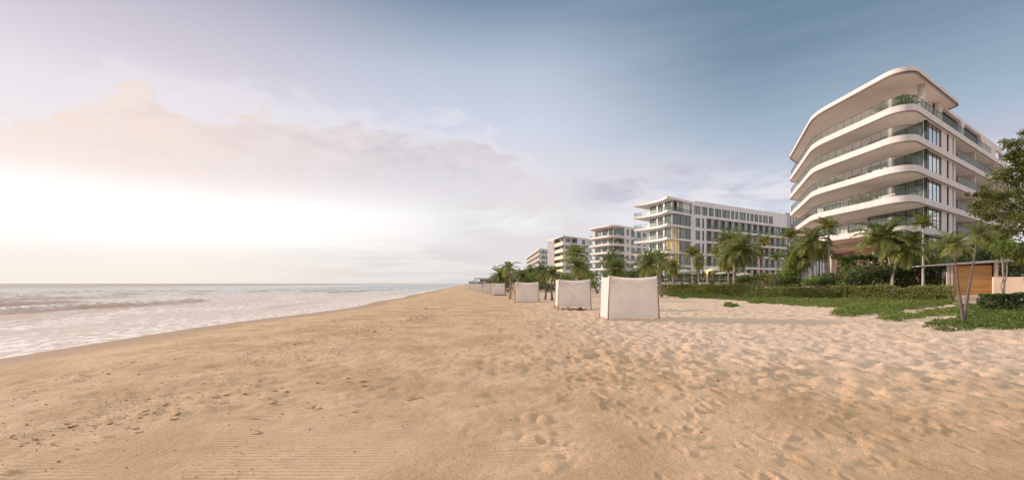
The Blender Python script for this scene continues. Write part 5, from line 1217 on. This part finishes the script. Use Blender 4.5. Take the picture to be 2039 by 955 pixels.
for lb, px, py, Y, z in (('yellowish palm in a pot on the third balcony from the top', 1661, 350, 66.5, 15.8), ('yellow palm in a pot on the second lowest visible balcony', 1707, 384, 60.5, 12.3), ('small greenish plant at the curved end of the lowest balcony', 1609, 428, 76, 12.3)):
    pot_plant(lb, at(px, 0, Y)[0], Y, z, 1.05, 150, PALM_Y, 1.6, .5)
pot_plant('second small palm beside the one on the third balcony', at(1675, 0, 66.5)[0], 66.5, 15.8, 1.1, 130, PALM_Y, 1.6, .45)
pot_plant('faint palm beside the yellow one on the second lowest visible balcony', at(1720, 0, 60.5)[0], 60.5, 12.3, 1.15, 130, PALM_Y, 1.6, .45)
FUR = mat('dark wicker', (.10, .09, .085), .8); CUSH = mat('pale seat cushion', (.62, .58, .54), .85)
def sofa(label, x, y, z, l, rz, m, cm):
    T = thing('outdoor_sofa', label, 'sofa', (x, y, z), 'balcony sofas of the hotel', rz)
    b = MB(); b.box(-l / 2, l / 2, -.4, .4, .08, .34); b.build('base', m, T, local=True)
    b = MB(); b.box(-l / 2 + .02, l / 2 - .02, -.36, .26, .343, .47); b.build('seat_cushion', cm, T, local=True)
    b = MB(); b.box(-l / 2, l / 2, .28, .42, .343, .85); b.build('backrest', m, T, local=True)
    for s in (-1, 1): b = MB(); b.box(min(s * l / 2, s * (l / 2 - .14)) + .001, max(s * l / 2, s * (l / 2 - .14)) - .001, -.38, .275, .475, .66); b.build('armrest', m, T, local=True)
sofa('dark wicker sofa in the middle of the roof terrace', 46.2, 61.5, 22.8, 2.4, R(-90), FUR, FUR)
sofa('dark wicker sofa near the plants on the roof terrace', 46.0, 58.2, 22.8, 2.2, R(-90), FUR, FUR)
sofa('dark sofa on the second balcony from the top', 46.2, 62.5, 19.3, 2.2, R(-90), FUR, FUR)
sofa('dark daybed farther along the second balcony from the top', 46.2, 68.0, 19.3, 2.2, R(-90), FUR, CUSH)
sofa('pale cushioned sofa on the third balcony from the top', 46.4, 57.5, 15.8, 2.2, R(-90), CUSH, CUSH)
sofa('white sofa showing behind the glass on the balcony above the palms', 46.6, 56.6, 12.3, 2.4, R(-90), CUSH, CUSH)

# ------------------------------------------------------------------ bits lying on the sand
def debris():
    g = np.random.default_rng(9); xs, ys, ss = [], [], []
    for c, w, n in ((-6.2, .75, 4200), (-5.0, .35, 1800), (-8.4, .7, 1500), (-3.0, .4, 900)):
        y = 4.2 * np.exp(g.uniform(0, 2.1, n)); x = c + g.normal(0, w, n) + .8 * (fbm(y * .25, y * 0 + c, 61, 2) - .5)
        k = fbm(x * .8, y * .5, 63, 3) + g.uniform(-.1, .1, n) > .46; xs.append(x[k]); ys.append(y[k]); ss.append(.0011 * y[k] ** .7 * g.lognormal(0, .45, k.sum()))
    n = 900; y = 3.4 * np.exp(g.uniform(0, 2.0, n)); x = g.uniform(-1, 1, n) * y * 1.1; k = (x > shore_x(y) + 4); xs.append(x[k]); ys.append(y[k]); ss.append(.0017 * y[k] ** .6 * g.lognormal(0, .4, k.sum()))
    x = np.concatenate(xs); y = np.concatenate(ys); s = np.concatenate(ss); z = gbase(x, y) + sand_relief(x, y); n = len(x)
    base = np.array([(1, 0, 0), (0, 1, 0), (-1, 0, 0), (0, -1, 0), (0, 0, .8), (0, 0, -.6)]); fc = np.array([(0, 1, 4), (1, 2, 4), (2, 3, 4), (3, 0, 4), (1, 0, 5), (2, 1, 5), (3, 2, 5), (0, 3, 5)])
    V = base[None] * (1 + .35 * g.normal(size=(n, 6, 1))) * s[:, None, None]; a = g.uniform(0, 6.28, n); st = g.uniform(.8, 2.4, n)
    vx = V[..., 0] * st[:, None]; vy = V[..., 1]; V = np.stack([vx * np.cos(a)[:, None] - vy * np.sin(a)[:, None], vx * np.sin(a)[:, None] + vy * np.cos(a)[:, None], V[..., 2]], -1) + np.stack([x, y, z + s * .3], 1)[:, None]
    Fq = (fc[None] + 6 * np.arange(n)[:, None, None]).reshape(-1, 3)
    m = bpy.data.materials.new('dried seaweed and twigs'); m.use_nodes = True; t = NT(m.node_tree); a_ = t.n.new('ShaderNodeAttribute'); a_.attribute_name = 'tint'
    t.l.new(t.mix(a_.outputs['Fac'], (.07, .045, .028, 1), (.44, .27, .125, 1)), t.n['Principled BSDF'].inputs['Base Color']); t.n['Principled BSDF'].inputs['Roughness'].default_value = .9
    o = fastmesh('seaweed_debris', V.reshape(-1, 3), Fq, m, None, np.repeat(g.uniform(0, 1, n) ** 1.3, 6)); tag(o, 'dry seaweed crumbs and twigs strewn over the sand', 'debris', kind='stuff')
debris()
def clods():
    """broken lumps of crusted sand along the wrack line, each a thing"""
    g = np.random.default_rng(31); m = mat('crusted sand lump', (.54, .355, .19), .95, .22, 14, .5, 60); pr = []
    spots = [(318, 822), (300, 832), (285, 838), (332, 818), (155, 862), (140, 858), (170, 866), (212, 856), (225, 852), (440, 800), (452, 796), (430, 806), (530, 800), (545, 812), (490, 790), (520, 846), (506, 872), (625, 818), (612, 822), (640, 768), (698, 766), (705, 770), (565, 790), (560, 836), (690, 830), (820, 802), (836, 798), (20, 880), (60, 893), (115, 900), (975, 753), (1150, 712), (270, 862), (355, 838), (245, 846)]
    spots = [(px + g.normal() * 11, py + g.normal() * 4) for px, py in spots for _ in range(3)]
    for i, (px, py) in enumerate(spots):
        zg = .16; Y = (HC - zg) * F / (py - HY); X = (px - PX0) / F * Y; r = Y * g.uniform(.0014, .0046)
        n, k = 7, 10; V = []
        for a in range(n + 1):
            for b in range(k):
                A = math.pi * a / n; B = 2 * math.pi * b / k; q = r * (1 + .55 * g.normal() * math.sin(A)); V.append((1.35 * q * math.sin(A) * math.cos(B), q * math.sin(A) * math.sin(B), .38 * q * math.cos(A)))
        Fq = np.array([(a * k + b, (a + 1) * k + b, (a + 1) * k + (b + 1) % k, a * k + (b + 1) % k) for a in range(n) for b in range(k)])
        o = fastmesh('sand_clod', np.array(V), Fq, m); o.location = (X, Y, ground_z(X, Y) + r * .12); o.rotation_euler = (0, 0, g.uniform(0, 6))
        tag(o, 'rough orange lump of crusted sand lying on the smooth beach', 'sand lump', 'lumps of crusted sand on the beach')
clods()
